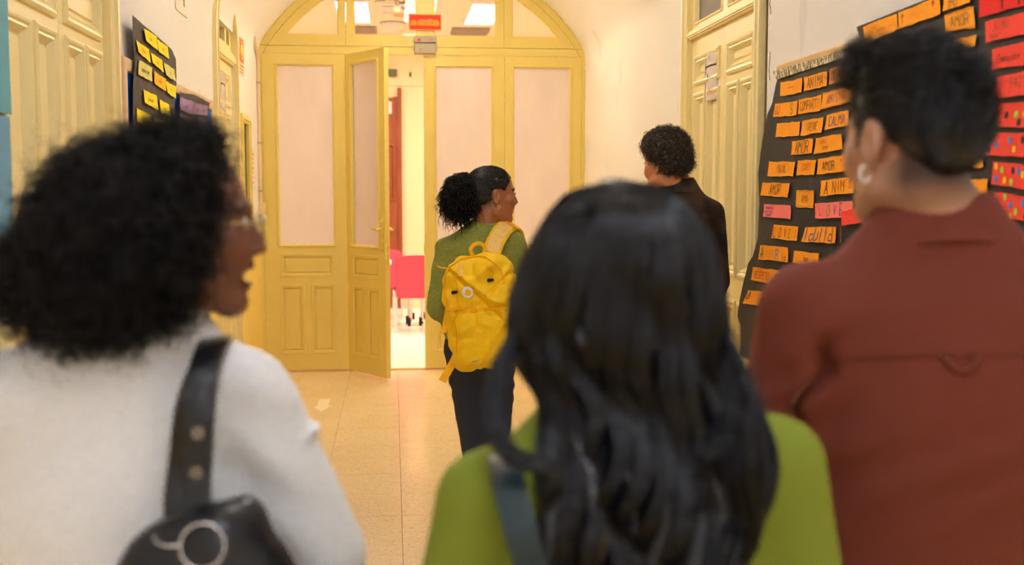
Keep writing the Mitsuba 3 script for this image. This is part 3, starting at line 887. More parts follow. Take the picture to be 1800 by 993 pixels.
NRNG = np.random.default_rng(11)


def note(plane, quad, base, mat, label, group, word=None, ink='navy', size=.55, dots=0, cat='paper note', curl=.006, second=None, stickers=None, at_=None, border=None):
    """A paper note from its four corners (TL, TR, BR, BL) on the wall plane, slightly curled, with hand lettering lying on it."""
    q = np.array(quad)
    n1, n2 = 7, 4
    S, Tt = np.meshgrid(np.linspace(0, 1, n1), np.linspace(0, 1, n2))
    # ragged cut edges
    jx, jy = NRNG.uniform(-.0015, .0015, S.shape), NRNG.uniform(-.002, .002, S.shape)
    ph, cc = NRNG.uniform(0, 6), NRNG.uniform(.4, 1.2) * curl

    def pos(s, t, lift=0.0):
        s, t = np.asarray(s, float), np.asarray(t, float)
        uv = (q[0] * ((1 - s) * t)[..., None] + q[1] * (s * t)[..., None] + q[2] * (s * (1 - t))[..., None] + q[3] * ((1 - s) * (1 - t))[..., None])
        h = base + .0008 + cc * ((1 - t) ** 2 * .8 + .5 * (2 * s - 1) ** 2 * (.5 + .5 * np.sin(ph + 2 * t)))
        return np.concatenate([uv, (h + lift)[..., None]], -1)
    top = pos(S, Tt, .0005) + np.stack([jx, jy, 0 * jx], -1)
    bot = top - [0, 0, .0005]
    V = np.vstack([top.reshape(-1, 3), bot.reshape(-1, 3)])
    N = n1 * n2
    Q = []
    for a in range(n2 - 1):
        for b in range(n1 - 1):
            i = a * n1 + b
            Q += [[i, i + 1, i + n1 + 1, i + n1], [N + i, N + i + n1, N + i + n1 + 1, N + i + 1]]
    rim = list(range(n1)) + [n1 * r + n1 - 1 for r in range(1, n2)] + [N - 2 - b for b in range(n1 - 1)] + [n1 * r for r in range(n2 - 2, 0, -1)]
    for a, b in zip(rim, rim[1:] + rim[:1]):
        Q.append([N + a, N + b, b, a])
    Q = np.array(Q)
    m = trimesh.Trimesh(V, np.vstack([Q[:, [0, 1, 2]], Q[:, [0, 2, 3]]]), process=False)
    k = add('paper_note', plane(m), M_NOTE[mat], smooth=35, label=label, cat=cat, group=group)

    def lay(shape, inkname, nm='lettering', lift=.0007, lab=None, kd=None):
        ms = []
        for g in getattr(shape, 'geoms', [shape]):
            if g.geom_type != 'Polygon' or g.area < 1e-7:
                continue
            v2, f2 = trimesh.creation.triangulate_polygon(g, engine='earcut')
            if len(f2):
                ms.append(trimesh.Trimesh(pos(v2[:, 0], v2[:, 1], lift + .0006), f2, process=False))
        if ms:
            add(nm, plane(cat_(*ms)), INK[inkname], parent=k, label=lab, kind=kd)
    asp = np.linalg.norm(q[1] - q[0]) / np.linalg.norm(q[0] - q[3])
    wds = word if isinstance(word, list) else ([(word, ink, size, at_)] if word else [])
    for wd, ik, sz, pos_ in wds:
        sh, wdt = letters(wd, 1.0, .11, NRNG)
        W = wdt / asp * sz
        sx = sz / asp
        if W > .86:
            sx *= .86 / W
            W = .86
        ox, oy = pos_ if pos_ else ((1 - W) / 2, (1 - sz) / 2)
        lay(saff.translate(saff.scale(sh, sx, sz, origin=(0, 0)), ox, oy), ik, lab=f'lettering reading {wd}'.replace('*', 'with a heart') if all(c.isalpha() or c in ' :!*' for c in wd) else 'drawn marks', kd='stuff')
    if dots:
        d = [saff.scale(Point(NRNG.uniform(.05, .95), NRNG.uniform(.08, .92)).buffer(.028, quad_segs=1), 1 / asp, 1) for _ in range(dots)]
        lay(unary_union(d), NRNG.choice(['brown', 'red', 'grey']), 'drawn_dots', kd='stuff')
    if border:
        b_ = unary_union([sbox(0.03, .93, .97, .955), sbox(.03, .05, .97, .075)])
        lay(b_, border, 'border_line')
    for (sx, sy, col) in stickers or ():
        lay(saff.scale(Point(sx, sy).buffer(.16, quad_segs=4), .8 / asp, 1), col, 'dot_sticker', lab=f'{col} dot')
    return k


# --- right board
BW = .022
brd = thing('pinboard', 'wood framed pinboard on the right wall, mostly hidden by black paper', 'pinboard')
bx0, bx1, bz0, bz1 = -4.72, -2.5, .98, 2.09
fr = moulding((bx0, bz0, bx1, bz1), [(0, 0), (0, BW), (.006, BW + .006), (.034, BW + .006), (.040, BW), (.040, 0)])
add('frame', RIGHT(fr), M_WOOD, parent=brd)
add('cork', RIGHT(boxm((bx0 + .03, bz0 + .03, .002), (bx1 - .03, bz1 - .03, BW - .008))), bsdf('cork', surface(lambda p, n, uv: mix((.42, .26, .12), (.62, .42, .22), noise(p.x * 250, p.y * 250, p.z * 250)), rough=.9)), parent=brd)
PW = BW + .008
outl = [(1368, 139), (1365, 147), (1358.7, 182), (1351, 201), (1342.4, 249), (1338.6, 279), (1336, 305), (1338, 356), (1334, 420), (1326.5, 449.6), (1319, 463), (1312, 496), (1307, 528), (1304, 556), (1308, 572)]
ptsA = [wr(*p_, PW) for p_ in outl] + [(-5.10, .78), (-3.05, .72), (-3.05, 2.062)]
add('black_paper', RIGHT(sheet(Polygon(ptsA), lambda P: PW + np.clip((-4.83 - P[:, 0]) * .05, 0, .03), wave=.007, seed=2)), M_BLACKPAPER, smooth=40,
    label='large creased black paper sheet hung over the right pinboard behind orange notes', cat='paper sheet')
ptsB = [wr(*p_, PW + .012) for p_ in [(1507, 47.5), (1626, 0), (1700, -26), (1900, -110), (1900, 430), (1716, 400), (1690, 330), (1650, 120), (1515, 75)]]
add('black_paper', RIGHT(sheet(Polygon(ptsB), PW + .012, wave=.004, seed=4)), M_BLACKPAPER, smooth=40, label='black paper sheet at the upper right holding orange strips and red cards', cat='paper sheet')
# glittery tape along the top of the paper
tp = [wr(1361, 126, PW + .004), wr(1500, 84, PW + .004), wr(1500, 97, PW + .004), wr(1368, 140, PW + .004)]


def tape_fn(p, n, uv):
    d1, d2, w_ = voronoi(p.y * 55, p.z * 90)
    return mix((.10, .08, .05), (.72, .62, .40), smoothstep(.35, .65, noise(p.y * 160, p.z * 60)) * smoothstep(0, .3, w_))


tpe = add('tape_strip', RIGHT(sheet(Polygon(tp), PW + .009, step=.03, wave=.003)), bsdf('glitter_tape', surface(tape_fn, rough=.35, spec=.6)), label='crinkled gold and black foil strip along the top of the right pinboard', cat='tape', smooth=40)


def q4(plane_fn, v, w):
    (a, b), (c, d), (e, f), (g, h) = v      # TL, BL, TR, BR
    P_ = [plane_fn(a, b, w), plane_fn(e, f, w), plane_fn(g, h, w), plane_fn(c, d, w)]
    return P_


G1 = 'orange notes on the black paper of the right wall'
NP = PW + .008
R_NOTES = [
    ([(1372.5, 145.5), (1373.6, 169.4), (1410.7, 136.9), (1411.3, 162.3)], 'orange', 'orange note with faint scribble, first in the top row under the foil strip', dict(word='~~~~', ink='grey', size=.3, dots=14)),
    ([(1414.6, 135.9), (1415.5, 160.4), (1455.3, 124.4), (1455.3, 151.2)], 'orange', 'orange note reading ANIMA in the top row under the foil strip', dict(word='ANIMA', ink='grey', size=.72, dots=6)),
    ([(1458.6, 121.6), (1460, 148.3), (1500, 110), (1500, 136)], 'orange', 'orange note reading OL at the right end of the top row', dict(word='OL', ink='purple', size=.6, at_=(.08, .2))),
    ([(1362.9, 182.2), (1361, 205.9), (1402.7, 177), (1402.3, 202.5)], 'orange', 'orange note with a red O and a green squiggle, left of the COMPARTI note', dict(word=[('OJ', 'red', .6, (.06, .2)), ('S', 'olive', .75, (.72, .12))])),
    ([(1404.6, 175.1), (1404.6, 200.4), (1444.4, 166.5), (1444, 194.3)], 'orange', 'orange note reading COMPARTI between two others in the second row', dict(word='COMPARTI', ink='brown', size=.6, dots=6)),
    ([(1447, 163.7), (1445.7, 193.3), (1500, 149), (1500, 178)], 'orange', 'orange note reading AMISTAD beside the man\'s hair', dict(word='AMISTAD', ink='purple', size=.5, border='red')),
    ([(1366.7, 216.6), (1366.3, 241.5), (1406.9, 213.4), (1407.7, 238.5)], 'orange', 'orange note nearly blank with fine dots, first in the third row', dict(dots=22)),
    ([(1410.3, 212.4), (1409.4, 239.2), (1448.2, 205.2), (1446.7, 232.5)], 'orange', 'orange note with blue dots and scrawled IRENE, middle of the third row', dict(word='IRENE', ink='brown', size=.5, dots=14)),
    ([(1454.3, 202.5), (1450.9, 228.7), (1492, 193), (1492, 220.5)], 'orange', 'orange note reading CALMA speckled with dots', dict(word='CALMA', ink='purple', size=.62, dots=22)),
    ([(1392.7, 248.4), (1392.2, 272.7), (1429.9, 243), (1428.5, 269.8)], 'orange', 'orange note reading AMOR in tall thin letters, fourth row left', dict(word='AMOR', ink='grey', size=.8)),
    ([(1435.2, 243), (1431.8, 270.8), (1479.2, 234.4), (1482.6, 262.2)], 'orange', 'orange note with a red zigzag over small letters AMOR', dict(word=[('VVVV', 'red', .3, (.2, .52)), ('AMOR', 'brown', .26, (.3, .16))])),
    ([(1352.8, 284), (1352.5, 309.6), (1398.6, 283.9), (1397.8, 309.6)], 'orange', 'orange note reading IGUAL with pale dots, left end of the fifth row', dict(word='IGUAL', ink='brown', size=.5, dots=20)),
    ([(1403.9, 282), (1402.3, 307.8), (1436, 280.3), (1433.3, 307)], 'orange', 'orange note reading CARI in red letters', dict(word='CARI', ink='red', size=.5, dots=16)),
    ([(1438.6, 279), (1437.6, 307), (1496, 270.5), (1502, 298.7)], 'orange', 'orange note reading AMOR in dark capitals followed by a red heart', dict(word=[('AMOR', 'navy', .55, (.16, .2)), ('*', 'red', .45, (.68, .42))], dots=6)),
    ([(1341.5, 320.6), (1339.6, 343.6), (1389.8, 321.7), (1387.2, 346.8)], 'orange', 'orange note reading AMOR at the left edge of the black paper', dict(word='AMOR', ink='grey', size=.72, dots=14, curl=.012)),
    ([(1400.8, 334.2), (1400, 364), (1431.5, 334.2), (1431, 365.2)], 'amber', 'square orange note with two ruled lines', dict(word='AMA', ink='brown', size=.42, border='brown', dots=8)),
    ([(1445.1, 317.6), (1445.4, 344.8), (1502, 309.5), (1504.6, 338.3)], 'orange', 'orange note reading ANIMO with a dark tipped A and red hearts', dict(word=[('A', 'navy', .8, (.12, .1)), ('NIM', 'brown', .75, (.36, .12)), ('*', 'red', .4, (.5, .15)), ('*', 'red', .4, (.68, .2)), ('O', 'brown', .5, (.85, .3))])),
    ([(1344.2, 358.4), (1343.4, 381), (1391, 360.7), (1391.8, 384.8)], 'pink', 'salmon pink note covered in small purple writing', dict(word=[('mmamaum', 'purple', .26, (.1, .62)), ('amoroma', 'purple', .26, (.08, .34)), ('umamor', 'purple', .26, (.12, .08))])),
    ([(1434.1, 356.9), (1435.6, 384), (1500.6, 353), (1501, 381.8)], 'pink', 'pink note reading LOVE with a green O', dict(word=[('L', 'red', .6, (.12, .2)), ('O', 'olive', .7, (.32, .14)), ('V', 'purple', .6, (.5, .2)), ('E', 'purple', .72, (.66, .15))], dots=8)),
    ([(1481.7, 371.7), (1484.7, 397), (1527, 362), (1527, 390)], 'red', 'small red card overlapping the pink note, beside the man\'s collar', dict()),
    ([(1360.8, 394.7), (1358.2, 418.3), (1403.9, 398.4), (1402.7, 424)], 'orange', 'orange note reading LOVE in outlined letters', dict(word=[('L', 'red', .75, (.05, .12)), ('O', 'brown', .7, (.26, .14)), ('V', 'brown', .6, (.48, .2)), ('E', 'olive', .62, (.64, .16)), (':', 'red', .8, (.86, .1))])),
    ([(1417, 399), (1411, 424.5), (1471, 398), (1470, 428)], 'orange', 'orange note reading culto in curly script with striped ends', dict(word=[('l l', 'blue', .9, (.02, .05)), ('culto', 'purple', .8, (.2, .12)), ('l l', 'brown', .9, (.84, .05))])),
    ([(1336.8, 430.8), (1335.6, 455.6), (1385.6, 435), (1388.2, 460.8)], 'orange', 'orange note beginning with a big green A', dict(word=[('A', 'green', .8, (.06, .1)), ('LEG', 'orange', .55, (.28, .2)), ('R', 'blue', .7, (.58, .1)), ('ia', 'purple', .5, (.78, .08))])),
    ([(1396.2, 440.2), (1396, 462), (1440, 446), (1440, 470)], 'orange', 'orange note with pencil marks half hidden by the brown shirt', dict(word='mum', ink='grey', size=.4)),
    ([(1324.8, 469.3), (1321.9, 492.4), (1372, 475), (1372, 500)], 'orange', 'orange note reading RESP with red drops along its top', dict(word=[('RESPETO', 'red', .5, (.1, .22)), ('VVVVV', 'red', .18, (.2, .8))], dots=6)),
    ([(1317, 510.4), (1310.3, 533.2), (1352, 513), (1350, 540)], 'orange', 'orange note with a circled A, lowest on the black paper', dict(word=[('O', 'navy', .55, (.05, .38)), ('A', 'navy', .36, (.09, .46))], curl=.01)),
    ([(1516, 350), (1516, 372), (1540, 346), (1540, 370)], 'orange', 'small piece of an orange note between the man\'s jaw and the pink note', dict()),
]
for v_, mt, lb, kw_ in R_NOTES:
    note(RIGHT, q4(wr, v_, NP), NP + (.006 if mt == 'red' else 0), mt, lb, G1, **kw_)
NQ = PW + .019
G2 = 'orange strips and notes at the top of the right wall'
for v_, mt, lb, kw_ in [
    ([(1517.5, 47.5), (1523, 77), (1576.7, 23.3), (1580, 52)], 'orange', 'long orange strip at the top, left of the one with an arrow', dict(word='eeume', ink='brown', size=.22)),
    ([(1580.3, 21.7), (1583, 51), (1653, -7), (1656.7, 25)], 'orange', 'long orange strip with a pencil arrow and a pink heart', dict(word=[('>', 'brown', .6, (.06, .2)), ('remmate', 'orange', .35, (.2, .4)), ('*', 'red', .7, (.8, .3))])),
    ([(1660, -12), (1662, 20), (1709, -28), (1710, 4)], 'orange', 'orange note cut by the upper edge of the photo', dict(word='BO', ink='grey', size=.6, at_=(.2, .1))),
    ([(1660.8, 25.8), (1665, 57), (1711.7, 10.8), (1717.5, 48)], 'amber', 'amber note reading AMOR in pencil above the man\'s head', dict(word='AMOR', ink='grey', size=.55, border='red')),
    ([(1668, 70), (1672, 100), (1718, 61.5), (1716, 81)], 'amber', 'corner of an amber note right behind the man\'s hair', dict()),
    ([(1676, 263), (1680, 297), (1724, 257.5), (1731.6, 294)], 'orange', 'orange note reading AMO in red letters at the nape of the man', dict(word=[('AM', 'red', .5, (.3, .3)), ('O', 'purple', .4, (.8, .35))])),
    ([(1686, 317), (1688, 350), (1738, 314), (1739, 350)], 'orange', 'orange note reading STAD above the brown collar', dict(word='STAD', ink='brown', size=.4, at_=(.25, .12))),
]:
    note(RIGHT, q4(wr, v_, NQ), NQ, mt, lb, G2, **kw_)
G3 = 'red cards at the right edge'


def stk(seq):
    return [(x, y, c) for x, y, c in seq]


for v_, mt, lb, kw_ in [
    ([(1721, -12), (1724, 30), (1822, -40), (1824, 3)], 'scarlet', 'red card at the top right corner of the photo', dict(word='l l l', ink='black', size=.9, at_=(.35, .1))),
    ([(1733, 38), (1735, 75), (1825, 15), (1825, 56)], 'red', 'red card with a pencilled line of capitals, second from the top', dict(word=[('JJ AD', 'brown', .38, (.14, .5)), ('mucs', 'brown', .3, (.1, .14))])),
    ([(1746, 86.7), (1746, 123), (1830, 68), (1830, 109)], 'red', 'red card reading Empathy in scribbled black letters', dict(word='Empathy', ink='black', size=.34, at_=(.12, .30))),
    ([(1753, 136), (1752, 173), (1840, 118), (1840, 163)], 'red', 'red card reading PAZ in pencil', dict(word='PAZ', ink='brown', size=.42, at_=(.3, .4))),
    ([(1741, 183), (1728, 224), (1835, 178), (1835, 223)], 'red', 'red card with coloured dots, uppermost of the dotted cards', dict(stickers=[(.16, .55, 'blue'), (.24, .22, 'lime'), (.38, .5, 'black'), (.55, .52, 'lime'), (.7, .55, 'yellow'), (.62, .2, 'black'), (.85, .5, 'blue')])),
    ([(1736, 233), (1734, 272), (1840, 233), (1840, 278)], 'red', 'red card with coloured dots, second of the dotted cards', dict(stickers=[(.12, .66, 'lime'), (.2, .46, 'blue'), (.08, .24, 'black'), (.42, .66, 'blue'), (.5, .3, 'yellow'), (.34, .4, 'scarlet'), (.63, .7, 'black'), (.8, .3, 'lime')] if False else [(.12, .66, 'lime'), (.2, .46, 'blue'), (.08, .24, 'black'), (.42, .66, 'blue'), (.5, .3, 'yellow'), (.63, .7, 'black'), (.8, .3, 'lime')])),
    ([(1747, 283.5), (1745, 323.6), (1845, 296), (1845, 338)], 'red', 'red card with coloured dots, third of the dotted cards', dict(stickers=[(.07, .80, 'yellow'), (.18, .68, 'lime'), (.08, .27, 'blue'), (.24, .25, 'yellow'), (.38, .70, 'black'), (.48, .72, 'blue'), (.36, .2, 'lime'), (.56, .6, 'yellow'), (.75, .3, 'blue')])),
    ([(1749, 337), (1750, 377), (1845, 352), (1845, 396)], 'red', 'red card with coloured dots, lowest of the dotted cards', dict(stickers=[(.21, .85, 'lime'), (.08, .55, 'black'), (.32, .55, 'blue'), (.42, .3, 'lime'), (.33, .05, 'yellow'), (.54, .7, 'blue'), (.6, .2, 'black'), (.78, .5, 'yellow')])),
]:
    note(RIGHT, q4(wr, v_, NQ), NQ, mt, lb, G3, cat='paper card', **kw_)

# --- left board
brd2 = thing('pinboard', 'blue felt pinboard with a pale wood frame on the left wall', 'pinboard')
lx0, lx1, lz0, lz1 = 4.805, 7.14, 1.08, 2.108
add('frame', LEFT(moulding((lx0, lz0, lx1, lz1), [(0, 0), (0, BW), (.006, BW + .006), (.052, BW + .006), (.058, BW), (.058, 0)])), bsdf('pale_beech', surface(lambda p, n, uv: mix((.66, .46, .27), (.80, .60, .40), fbm(p.x * 50, p.y * 4, p.z * 50)), rough=.45)), parent=brd2)
add('felt', LEFT(boxm((lx0 + .05, lz0 + .05, .002), (lx1 - .05, lz1 - .05, BW - .004))), M_FELT, parent=brd2)
LP = BW + .014
o2 = [(230, 26.6), (251, 43.5), (274, 62.8), (300.6, 87), (308, 104), (309.6, 147), (306.7, 174), (306.7, 215), (306, 262), (231, 250), (231.8, 145), (235.4, 106), (233, 82)]
add('brown_paper', LEFT(sheet(Polygon([wl(*p_, LP) for p_ in o2]), LP, wave=.006, seed=7)), M_BROWNPAPER, smooth=40, label='tall black paper sheet over the blue pinboard holding yellow notes', cat='paper sheet')
o3 = [(315, 161), (318, 163), (340, 166), (368, 181), (365, 190), (363, 262), (312, 255)]
add('brown_paper', LEFT(sheet(Polygon([wl(*p_, LP) for p_ in o3]), LP, wave=.008, seed=8)), M_BROWNPAPER, smooth=40, label='small black paper sheet at the right of the blue pinboard under lilac notes', cat='paper sheet')
LN = LP + .008
G4 = 'yellow notes on the black paper of the left wall'
L_NOTES = [
    ([(251.6, 49.5), (254, 71.3), (274, 63.3), (275.3, 89.4)], 'yellow', 'bright yellow note at the very top of the left black paper', 'eume'),
    ([(275.7, 68.9), (277.7, 90.6), (294, 81.7), (295.8, 103.4)], 'yellow', 'yellow note with a lifted corner, right of the topmost one', 'amo'),
    ([(239, 70.6), (242, 91.8), (261.5, 87), (263.7, 110.7)], 'yellow', 'yellow note with faint red writing at the left edge, second row', 'VIDA'),
    ([(264, 91.8), (266.8, 111), (284.4, 105.9), (286.9, 128)], 'yellow', 'bright yellow note in the middle of the second row', 'um'),
    ([(244.3, 105), (241, 130.5), (266.8, 118.4), (266, 143.8)], 'pale', 'pale two tone green note at the left of the third row', 'uamoram'),
    ([(287.3, 110), (289.8, 133), (306, 121.6), (307, 143)], 'pale', 'pale greenish note at the right edge of the left black paper', 'ou'),
    ([(270.4, 124.5), (269.7, 147.4), (290.5, 139), (290.5, 160.7)], 'gold', 'orange yellow note with scribbled shading, middle of the left sheet', 'mmm'),
    ([(291, 142), (293, 164), (309, 152), (307.4, 173)], 'yellow', 'yellow note with a green edge, right of the scribbled one', 'am'),
    ([(252, 157.6), (250.6, 180), (275, 168), (275, 193.4)], 'yellow', 'yellow note with dark script on the lower left of the sheet', 'amoreum'),
    ([(280, 174.5), (280, 198), (297, 183.7), (297.5, 203.5)], 'yellow', 'yellow note with an orange corner on the lower right of the sheet', 'lou'),
    ([(240, 189.7), (239, 213), (265.6, 203), (265, 228)], 'yellow', 'yellow note with heavy dark script just above the curly hair', 'LIBRO'),
    ([(269.7, 206), (269.7, 230), (292, 214), (292, 238)], 'yellow', 'yellow note mostly hidden by the curly hair', 'am'),
]
for v_, mt, lb, wd in L_NOTES:
    note(LEFT, q4(wl, v_, LN), LN, mt, lb, G4, word=wd, ink='red' if mt == 'gold' or wd == 'VIDA' else ('navy' if wd in ('LIBRO', 'amoreum', 'uamoram') else 'grey'), size=.3)
G5 = 'lilac notes on the small black paper'
for v_, lb in [([(315.6, 170), (315.6, 193), (340.5, 179), (337, 202)], 'lilac note at the left of the upper row'), ([(341.7, 180), (338, 200.6), (354, 184), (352.6, 202.5)], 'narrow lilac note in the middle of the upper row'),
               ([(354.5, 184), (350, 202.5), (364.7, 186), (363.5, 203)], 'lilac note at the right of the upper row'), ([(315, 198), (314, 222), (334, 207), (334, 230)], 'lilac note at the left of the lower row'), ([(348, 207), (348, 228), (362, 210), (362, 231)], 'lilac note at the right of the lower row')]:
    note(LEFT, q4(wl, v_, LN), LN, 'purple', lb, G5, word='eum', ink='navy', size=.35)
# light blue posters at the left edge
for (z0_, z1_, y1_, mt), lb in zip([(1.77, 2.30, 3.37, 'blue'), (1.36, 1.762, 3.355, 'blue2')], ['light blue poster at the left edge of the photo, upper', 'pale blue poster at the left edge of the photo, lower']):
    pl = sheet(sbox(2.85, z0_, y1_, z1_), .036 if mt == 'blue' else .034, step=.12, wave=.002)
    add('poster', LEFT(pl), M_NOTE[mt], label=lb, cat='poster', smooth=40)

# --- signs


def plate_sign(plane, u0, u1, v0, v1, w, label, text, cat='door sign', split=.72):
    """Bowed two piece door plate in a metal channel."""
    t = thing('door_sign', label, cat)
    n = 9
    us = np.linspace(u0, u1, n)
    bow = w + .012 + .012 * (1 - ((us - (u0 + u1) / 2) / ((u1 - u0) / 2)) ** 2)
    vs = v0 + (v1 - v0) * split
    M_P = 'mat_sign_face'
    if M_P not in scene:
        bsdf('sign_face', matte((206, 196, 186), .4, .4))
    for a, b, nm in ((v0, vs - .006, 'lower_plate'), (vs + .004, v1, 'upper_plate')):
        V, Q = [], []
        for zz, off in ((a, 0), (b, 0)):
            V += [(u, zz, h_) for u, h_ in zip(us, bow)]
        for zz in (a, b):
            V += [(u, zz, w + .002) for u in us]
        for i in range(n - 1):
            Q += [[i, i + 1, n + i + 1, n + i], [2 * n + i + 1, 2 * n + i, 3 * n + i, 3 * n + i + 1], [i + 1, i, 2 * n + i, 2 * n + i + 1], [n + i, n + i + 1, 3 * n + i + 1, 3 * n + i]]
        Q += [[0, n, 3 * n, 2 * n], [n - 1, 3 * n - 1, 4 * n - 1, 2 * n - 1]]
        Q = np.array(Q)
        add(nm, plane(trimesh.Trimesh(np.array(V), np.vstack([Q[:, [0, 1, 2]], Q[:, [0, 2, 3]]]), process=False)), M_P, parent=t, smooth=30)
    add('channel', plane(boxm((u0 + .004, vs - .008, w), (u1 - .004, vs + .006, w + .016))), INK['black'], parent=t)
    for u in (u0 - .005, u1):
        add('edge_trim', plane(boxm((u, v0 - .004, w), (u + .005, v1 + .004, w + .018))), M_STEEL, parent=t)
    for s_, hh, (ox, oy) in text:
        sh, wdt = letters(s_, hh, .14)
        sh = saff.translate(sh, u0 + ox, v0 + oy)
        ms = []
        for g in getattr(sh, 'geoms', [sh]):
            v2, f2 = trimesh.creation.triangulate_polygon(g, engine='earcut')
            if len(f2) == 0:
                continue
            hgt = w + .0132 + .012 * (1 - ((v2[:, 0] - (u0 + u1) / 2) / ((u1 - u0) / 2)) ** 2)
            ms.append(trimesh.Trimesh(np.c_[v2, hgt], f2, process=False))
        add('lettering', plane(cat_(*ms)), INK['orange' if len(s_) > 2 else 'grey'], parent=t, kind='stuff', label='lettering reading ' + s_)
    return t


u_, v_ = wr(1232, 140, -.01)
plate_sign(RIGHT, -5.965, -5.755, 2.035, 2.285, RC - .008, 'grey two part sign plate on the yellow double door in the right wall', [('Library', .032, (.022, .03)), ('X', .04, (.05, .10)), ('H', .028, (.09, .205))])
plate_sign(LEFT, 7.70, 7.91, 2.10, 2.34, RC - .008, 'grey two part sign plate on the far yellow door in the left wall', [('7', .03, (.09, .20)), ('A', .03, (.09, .09))])
fs = thing('fire_sign', 'small orange red and white fire sign on the left wall by the door screen', 'sign')
uA, vA = wl(418, 66); uB, vB = wl(428, 140)
add('plate', LEFT(bevel_box((8.56, 2.42, 0), (8.80, 2.70, .004), .001)), bsdf('sign_pale', matte((240, 214, 186), .5)), parent=fs)
add('pictogram', LEFT(cat_(boxm((8.565, 2.515, .004), (8.795, 2.695, .0046)))), bsdf('sign_red', matte((226, 116, 60), .5)), parent=fs)
ft = []
for q in range(3):
    ft.append(boxm((8.58, 2.435 + q * .024, .004), (8.78 - .04 * (q == 0), 2.445 + q * .024, .0046)))
add('text_lines', LEFT(cat_(*ft)), bsdf('sign_red2', matte((214, 120, 90), .5)), parent=fs)
sym = unary_union([Point(8.66, 2.61).buffer(.035), sbox(8.69, 2.54, 8.72, 2.67), Polygon([(8.73, 2.55), (8.77, 2.60), (8.73, 2.65)])])
add('symbol', LEFT(extrude(sym, .0005, .0046)), M_NOTE['pale'], parent=fs)
ns = thing('notice', 'pale printed notice low on the left wall beside the conduit', 'notice')
add('sheet', LEFT(boxm((9.10, 1.60, .0005), (9.34, 1.90, .0015))), bsdf('notice_paper', matte((240, 220, 190), .7)), parent=ns)
add('printed_lines', LEFT(cat_(*[boxm((9.12, 1.62 + q * .038, .0015), (9.32, 1.632 + q * .038, .002)) for q in range(7)])), M_GREY, parent=ns)
ts = thing('wall_sign', 'small white plate with grey pictogram high on the left wall at the top edge', 'sign')
add('plate', LEFT(bevel_box((6.10, 2.50, 0), (6.42, 2.76, .006), .002)), bsdf('sign_white', matte((226, 214, 196), .5)), parent=ts)
pic = unary_union([sbox(6.16, 2.56, 6.20, 2.72), sbox(6.30, 2.55, 6.345, 2.66), Polygon([(6.22, 2.58), (6.28, 2.60), (6.26, 2.72), (6.23, 2.70)])])
add('pictogram', LEFT(extrude(pic, .001, .006)), bsdf('sign_grey', matte((150, 130, 104), .6)), parent=ts)

# exit board and grey box over the door gap
ex = thing('exit_sign', 'red board with orange lettering shapes on the middle post of the fanlight', 'sign')
e0, e1 = at(718.5, 53, 1, YB - .02), at(776, 25, 1, YB - .02)
add('board', BACK(bevel_box((e0[0], e0[2], .002), (e1[0], e1[2], .018), .002)), bsdf('tan_edge', matte((226, 176, 96), .5)), parent=ex)
add('face', BACK(boxm((e0[0] + .008, e0[2] + .008, .018), (e1[0] - .008, e1[2] - .008, .0195))), bsdf('exit_red', matte((222, 54, 34), .5)), parent=ex)
ew, eh = e1[0] - e0[0], e1[2] - e0[2]
for q, (a, b, c, d) in enumerate([(.05, .24, .30, .30), (.27, .50, .30, .34), (.52, .70, .30, .36), (.72, .93, .28, .34)]):
    pg = Polygon([(a, c), (b, c - .01), (b + .005, c + .22), ((a + b) / 2 + .03, c + d + .06), (a + .02, c + d - .02), (a - .005, c + .14)])
    pg = saff.translate(saff.scale(pg, ew, eh, origin=(0, 0)), e0[0], e0[2])
    add('symbol', BACK(extrude(pg, .0012, .0195)), INK['orange'], parent=ex)
pg = Polygon([(.28, .58), (.46, .66), (.52, .62), (.70, .70), (.76, .60), (.72, .55), (.5, .52)])
pg = saff.translate(saff.scale(pg, ew, eh, origin=(0, 0)), e0[0], e0[2])
add('symbol', BACK(extrude(pg, .0018, .0195)), bsdf('exit_light', matte((246, 148, 92), .5)), parent=ex)
eb = thing('door_box', 'grey metal box with a dark slot under the red board, above the door gap', 'control box')
e0, e1 = at(728.5, 94, 1, YB - .04), at(767, 64, 1, YB - .04)
add('case', BACK(bevel_box((e0[0], e0[2], .0), (e1[0], e1[2], .06), .005)), M_GREY, parent=eb)
zq = e0[2] + .58 * (e1[2] - e0[2])
add('slot', BACK(boxm((e0[0] + .004, zq, .055), (e1[0] - .002, zq + .009, .0612))), INK['black'], parent=eb)
tri = Polygon([(e0[0] + .02, e1[2] - .042), (e0[0] + .06, e1[2] - .042), (e0[0] + .04, e1[2] - .016)])
add('emblem', BACK(extrude(tri, .0012, .06)), INK['red'], parent=eb, label='red triangle')
sh, _ = letters('105', .018, .18)
add('lettering', BACK(extrude(saff.translate(sh, e0[0] + .105, e1[2] - .042), .0012, .06)), INK['red'], parent=eb, label='red lettering reading 105')
sc = trimesh.creation.cylinder(.005, .003, sections=10); sc.apply_translation((e0[0] + .05, e0[2] + .035, .061))
add('screw', BACK(sc), INK['black'], parent=eb)

